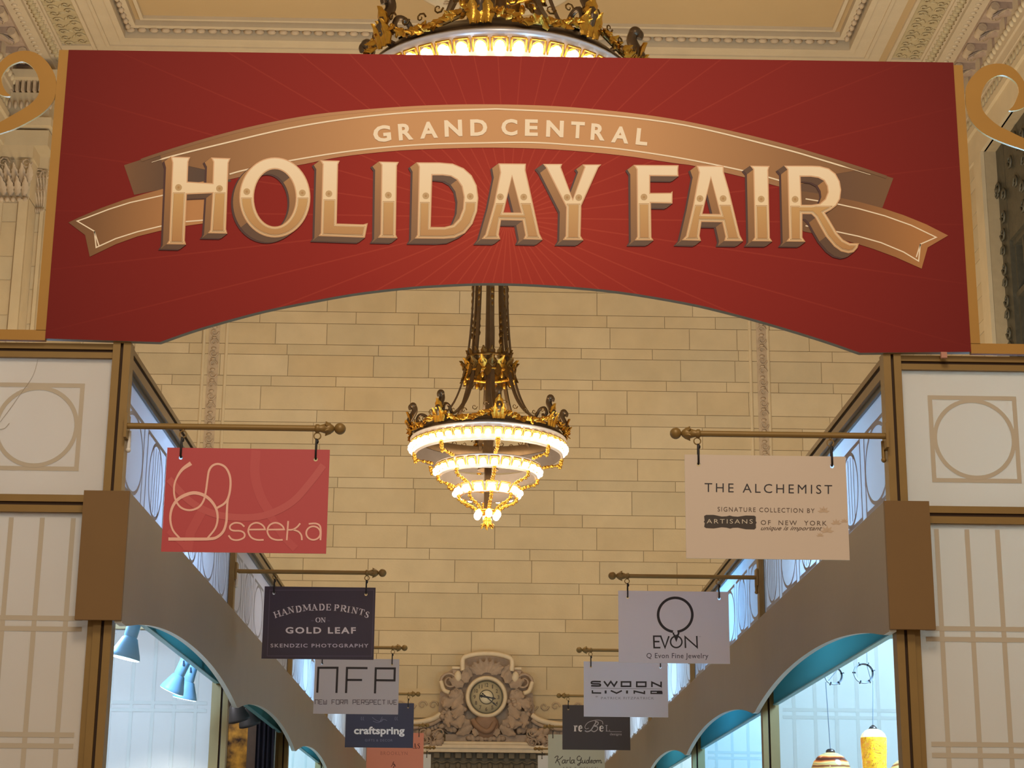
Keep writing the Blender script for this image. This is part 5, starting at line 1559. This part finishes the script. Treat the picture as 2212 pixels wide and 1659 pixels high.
while x < x1 - 0.25:
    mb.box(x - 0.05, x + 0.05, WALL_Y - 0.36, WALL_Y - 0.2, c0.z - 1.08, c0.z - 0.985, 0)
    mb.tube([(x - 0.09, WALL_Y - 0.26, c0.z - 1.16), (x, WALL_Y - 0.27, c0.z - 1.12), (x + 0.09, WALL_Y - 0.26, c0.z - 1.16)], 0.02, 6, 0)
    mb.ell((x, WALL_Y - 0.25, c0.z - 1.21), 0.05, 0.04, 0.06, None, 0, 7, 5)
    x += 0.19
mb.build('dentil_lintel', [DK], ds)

# ------------------------------------------------------------------ things inside the booths
SHELL = mat('lamp_shell_pale_blue', (150, 196, 224), 0.4, noise=0.04)
LENS = mat('lamp_lens_lit', (255, 255, 255), 0.3, emit=(214, 244, 255), emit_s=5.0)
def spot_lamp(px, py, y, lean, s, label, nod=0.0):
    """bell-shaped clip lamp that hangs from the booth's light bar; px, py = middle of its rim in the photo"""
    c = at(px, py, 1, y)
    ax = Vector((math.sin(lean), nod, -math.cos(lean))).normalized()      # the way it shines
    X = ax.cross(Vector((0, 1, 0))).normalized(); Yv = ax.cross(X)
    M = Matrix((X, Yv, ax)).transposed()
    t = thing('spot_lamp', label, 'lamp', c, 'pale blue spot lamps in the first left booth')
    m = MB(); m.lathe([(0.026 * s, -0.098 * s), (0.036 * s, -0.090 * s), (0.044 * s, -0.070 * s), (0.066 * s, -0.018 * s), (0.072 * s, 0.0), (0.070 * s, 0.004 * s), (0.060 * s, -0.022 * s)], c, 26, 0, M); m.build('bell_shade', [SHELL], t)
    m = MB(); m.lathe([(0.022 * s, -0.215 * s), (0.033 * s, -0.21 * s), (0.031 * s, -0.10 * s), (0.027 * s, -0.094 * s)], c, 18, 0, M)
    m.tube([c - ax * 0.21 * s, c - ax * 0.245 * s], [0.03 * s, 0.02 * s], 10, 0); m.build('neck', [SHELL], t)
    m = MB(); q = c - ax * 0.165 * s + Vector((0, -0.032 * s, 0)); m.box(q.x - 0.004, q.x + 0.004, q.y - 0.004, q.y + 0.004, q.z - 0.016, q.z + 0.012, 0); m.build('switch', [MATS['lamp_dark'] if 'lamp_dark' in MATS else mat('lamp_dark', (40, 60, 90), 0.5, noise=0.1)], t)
    m = MB(); m.lathe([(0.0706 * s, 0.003), (0.066 * s, 0.006), (0.0, 0.008)], c, 26, 0, M); m.build('lens', [LENS], t)
    q = lamp('spot_lamp_beam', 'SPOT', c + ax * 0.012, 22, (0.74, 0.88, 1.0), 0.03, None, None, 1.9)
    q.rotation_euler = ax.to_track_quat('-Z', 'Y').to_euler()
    b = c - ax * 0.24 * s
    m = MB(); m.tube([b, Vector((b.x, b.y, 3.035))], 0.008, 8, 0); m.build('hanger', [SHELL], t)
    return b
def light_bar(y, sgn, label):
    xf = POST_L if sgn < 0 else POST_R
    m = MB(); m.box(xf + sgn * 0.072, xf + sgn * 2.57, y - 0.015, y + 0.015, 3.035, 3.065, 0)
    return tag(m.build('light_bar', [BRONZE]), label, 'bar')
light_bar(8.3, -1, 'bronze bar that carries the lone spot lamp in the first left booth')
light_bar(9.75 - 0.03, -1, 'bronze bar that carries the front spot lamp of the pair in the first left booth')
spot_lamp(269, 1420, 8.3, -0.22, 1.0, 'pale blue spot lamp hanging alone near the front of the first left booth')
spot_lamp(371, 1491, 9.75, -0.42, 0.94, 'pale blue spot lamp of the pair, the more tilted one in front', 0.13)
light_bar(10.05 - 0.02, -1, 'bronze bar that carries the rear spot lamp of the pair in the first left booth')
spot_lamp(399, 1508, 10.05, -0.2, 0.94, 'pale blue spot lamp of the pair, partly behind its tilted neighbour', 0.10)

# pendant lamps in the first right booth
def swirl(name, stops, scale, dist, emit_s, axis_scale=(1, 1, 1), cloudy=False):
    m = bpy.data.materials.new(name); m.use_nodes = True
    nt = m.node_tree; b = nt.nodes['Principled BSDF']; b.inputs['Roughness'].default_value = 0.15
    tc = nt.nodes.new('ShaderNodeTexCoord'); mp = nt.nodes.new('ShaderNodeMapping'); mp.inputs['Scale'].default_value = axis_scale
    nt.links.new(tc.outputs['Object'], mp.inputs[0])
    w = nt.nodes.new('ShaderNodeTexWave'); w.bands_direction = 'Z'; w.inputs['Scale'].default_value = scale
    w.inputs['Distortion'].default_value = dist; w.inputs['Detail'].default_value = 3.0; w.inputs['Detail Scale'].default_value = 1.5
    if cloudy:
        w = nt.nodes.new('ShaderNodeTexNoise'); w.inputs['Scale'].default_value = scale; w.inputs['Detail'].default_value = 5.0; w.inputs['Distortion'].default_value = dist
    nt.links.new(mp.outputs[0], w.inputs['Vector'])
    rp = nt.nodes.new('ShaderNodeValToRGB'); nt.links.new(w.outputs['Fac'], rp.inputs[0])
    e = rp.color_ramp.elements
    e[0].position, e[0].color = stops[0][0], lin(stops[0][1]) + (1,); e[1].position, e[1].color = stops[-1][0], lin(stops[-1][1]) + (1,)
    for p, c in stops[1:-1]: e.new(p).color = lin(c) + (1,)
    nt.links.new(rp.outputs[0], b.inputs['Base Color']); nt.links.new(rp.outputs[0], b.inputs['Emission Color'])
    b.inputs['Emission Strength'].default_value = emit_s
    return m
STRIPE = swirl('striped_art_glass', [(0, (70, 40, 30)), (0.12, (150, 70, 40)), (0.3, (236, 150, 80)), (0.5, (236, 210, 130)), (0.7, (140, 140, 104)), (0.85, (226, 196, 120)), (1, (120, 70, 44))], 4.5, 2.2, 0.45, (0.6, 0.6, 1))
AMBER = swirl('amber_art_glass', [(0, (150, 80, 30)), (0.40, (236, 160, 60)), (0.455, (255, 200, 40)), (0.475, (130, 60, 24)), (0.49, (250, 190, 60)), (0.6, (255, 206, 40)), (0.63, (200, 120, 50)), (0.66, (255, 196, 90)), (1, (255, 214, 60))], 9.0, 2.2, 0.42, (1.0, 1.0, 1.8), True)
OPAL = mat('opal_glass', (255, 246, 190), 0.2, emit=(255, 238, 160), emit_s=0.7, noise=0.02)
CORD = mat('pendant_cord', (120, 124, 132), 0.5, noise=0.1)
CHROME = mat('chrome_cap', (120, 112, 110), 0.25, metal=0.9, noise=0.1)
COIL = mat('coiled_cable', (150, 146, 150), 0.4, noise=0.2, scale=20)
PY = 9.3
light_bar(PY, 1, 'bronze bar that carries the pendant lamps in the first right booth')
def pendant(px, py_top, coil, kind, label):
    c = at(px, py_top, 1, PY)                          # top of the cap
    k = at(px + 100, py_top, 1, PY).x - c.x
    u = k / 100                                        # metres per photo pixel there
    t = thing('pendant_lamp', label, 'lamp', c, 'art glass pendant lamps in the first right booth')
    if kind == 'dome':
        m = MB(); m.lathe([(0.004, 0.0), (6 * u, -1 * u), (9.5 * u, -4 * u), (10 * u, -9 * u), (7 * u, -10 * u)], c, 20, 0); m.build('cap', [CHROME], t)
        m = MB(); m.lathe([(7 * u, -8 * u), (18 * u, -11 * u), (29 * u, -18 * u), (37 * u, -28 * u), (41.5 * u, -40 * u), (43 * u, -54 * u), (40 * u, -68 * u), (31 * u, -80 * u), (24 * u, -84 * u)], c, 36, 0); m.build('glass_shade', [STRIPE], t)
    else:
        m = MB(); m.lathe([(0.004, 0.0), (3 * u, -1 * u), (7 * u, -4 * u), (10 * u, -9 * u), (8 * u, -10 * u)], c, 20, 0); m.build('cap', [CHROME], t)
        m = MB(); m.lathe([(9 * u, -8.5 * u), (17 * u, -12 * u), (24 * u, -19 * u), (27.5 * u, -27 * u)], c, 36, 0); m.build('opal_shoulder', [OPAL], t)
        m = MB(); m.lathe([(27.5 * u, -27 * u), (28 * u, -33 * u), (27.5 * u, -50 * u), (26 * u, -75 * u), (25 * u, -95 * u), (20 * u, -120 * u), (14 * u, -125 * u)], c, 36, 0); m.build('glass_shade', [AMBER], t)
    top = Vector((at(coil[0], coil[1], 1, PY).x + 0.5 * coil[2] * u, PY, 3.04))
    q = at(coil[0], coil[1], 1, PY)
    m = MB(); m.tube([c, Vector((q.x + (c.x - q.x) * 0.3 + coil[3] * u, PY, q.z - 0.8 * coil[2] * u)), Vector((q.x + coil[3] * u, PY, q.z - 0.75 * coil[2] * u)), Vector((q.x + coil[4] * u, PY, q.z + 0.75 * coil[2] * u)), Vector((top.x, PY, 3.04))], 0.0022, 6, 0)
    m.build('cord', [CORD], t)
    m = MB()
    for r_, dx, dz, dy in ((1.0, 0, 0, 0), (0.93, 0.01, 0.02, 0.006), (1.06, -0.01, -0.01, -0.005), (0.98, 0.02, -0.03, 0.010)):
        m.ring((q.x + dx * coil[2] * u, PY + dy, q.z + dz * coil[2] * u), coil[2] * u * r_, 0.0035, 32, 6, 0, 'Y')
    co = m.build('cable_coil', [COIL], t)
    for a in (0.25, 1.1, 2.0, 3.1, 4.3, 5.3):
        w = MB(); d = Vector((math.cos(a), 0, math.sin(a))); p = q + d * coil[2] * u
        w.tube([p - d * 0.007, p + d * 0.011], 0.0035, 6, 0); w.ell(p, 0.0055, 0.013, 0.0055, None, 0, 8, 5); w.build('zip_tie', [BLACK], co)
pendant(1793.5, 1617, (1801, 1459, 18.5, -14, 10), 'dome', 'domed striped glass pendant lamp in brown and amber, left of the tall one')
pendant(1885.5, 1566, (1866, 1454, 20.5, 15, 8), 'tall', 'tall glowing yellow glass pendant lamp with a white shoulder')
# sliver of a third one beside the entrance post
pendant(1960, 1630, (1962, 1448, 19, 0, 6), 'dome', 'orange glass pendant lamp mostly hidden behind the right entrance post')

# second left booth: gilt prints on a dark wall
DKW = mat('charcoal_display_board', (46, 40, 36), 0.8, noise=0.1)
LEAFG = mat('gold_leaf_print', (214, 160, 60), 0.3, metal=0.5, rgb2=(52, 34, 24), scale=14, detail=6)
FRM = mat('walnut_frame', (84, 66, 50), 0.5, noise=0.2, scale=20)
NAVYC = mat('navy_display_cloth', (34, 36, 52), 0.9, noise=0.2, scale=6)
def xy(px, py, Y): q = at(px, py, 1, Y); return q.x, q.z
YB = 13.60
xa, zt = xy(490, 1480, YB); xb, zb = xy(628, 1700, YB)
xb = min(xb, POST_L - 0.075)
m = MB(); m.box(xa - 0.6, xb, YB + 0.0, YB + 0.02, 0.4, zt + 0.05, 0)
tag(m.build('display_board', [DKW]), 'charcoal display board across the back of the second left booth', 'board')
x0, z1 = xy(494, 1556, YB - 0.03); x1, z0 = xy(540, 1664, YB - 0.03)
t = thing('framed_print', 'gold leaf landscape print in a walnut frame in the second left booth', 'picture', ((x0 + x1) / 2, YB, z0))
m = MB(); m.box(x0, x1 - 0.028, YB - 0.03, YB - 0.024, z0, z1, 0); m.build('print', [LEAFG], t)
m = MB(); m.box(x1 - 0.028, x1 + 0.035, YB - 0.045, YB - 0.002, z0 - 0.05, z1 + 0.05, 0); m.box(x0 - 0.04, x0, YB - 0.045, YB - 0.002, z0 - 0.05, z1 + 0.05, 0)
m.box(x0 - 0.04, x1 + 0.035, YB - 0.045, YB - 0.002, z1, z1 + 0.05, 0); m.box(x0 - 0.04, x1 + 0.035, YB - 0.045, YB - 0.002, z0 - 0.05, z0, 0); m.build('frame', [FRM], t)
x0, z1 = xy(556, 1555, YB - 0.06); x1, _ = xy(592, 1600, YB - 0.06)
m = MB()
pts = []
n = 14
loop = [(x0 + (x1 - x0) * i / n, YB - 0.08 + 0.02 * math.sin(i * 1.7)) for i in range(n + 1)] + [(x1, YB - 0.02), (x0, YB - 0.02)]
m.prism([loop], lambda p: Vector((p[0], p[1], 0.9)), lambda p: Vector((p[0], p[1], z1)), 0)
tag(m.build('display_cloth', [NAVYC]), 'dark navy cloth hanging beside the framed gold print', 'cloth')
DML = mat('dark_lamp_metal', (58, 58, 60), 0.45, noise=0.15)
for px, py, s, lab in ((517, 1556, 1.0, 'dark grey spot lamp above the framed gold print, nearer one'), (540, 1566, 0.95, 'dark grey spot lamp above the framed gold print, behind its neighbour')):
    yl = 12.6 if px < 530 else 12.95
    c = at(px, py, 1, yl)
    t = thing('spot_lamp', lab, 'lamp', c, 'dark spot lamps in the second left booth')
    ax = Vector((0.25, 0.3, -0.9)).normalized(); X = ax.cross(Vector((0, 1, 0))).normalized(); M = Matrix((X, ax.cross(X), ax)).transposed()
    m = MB(); m.lathe([(0.02, -0.13), (0.045, -0.10), (0.075, -0.02), (0.078, 0.0), (0.07, -0.004), (0.0, -0.02)], c, 20, 0, M); m.build('bell_shade', [DML], t)
    m = MB(); m.tube([c - ax * 0.125, Vector((c.x, c.y, 3.04))], 0.02, 8, 0); m.build('neck', [DML], t)
light_bar(12.6, -1, 'bronze bar that carries the nearer dark spot lamp in the second left booth')
light_bar(12.95, -1, 'bronze bar that carries the rear dark spot lamp in the second left booth')
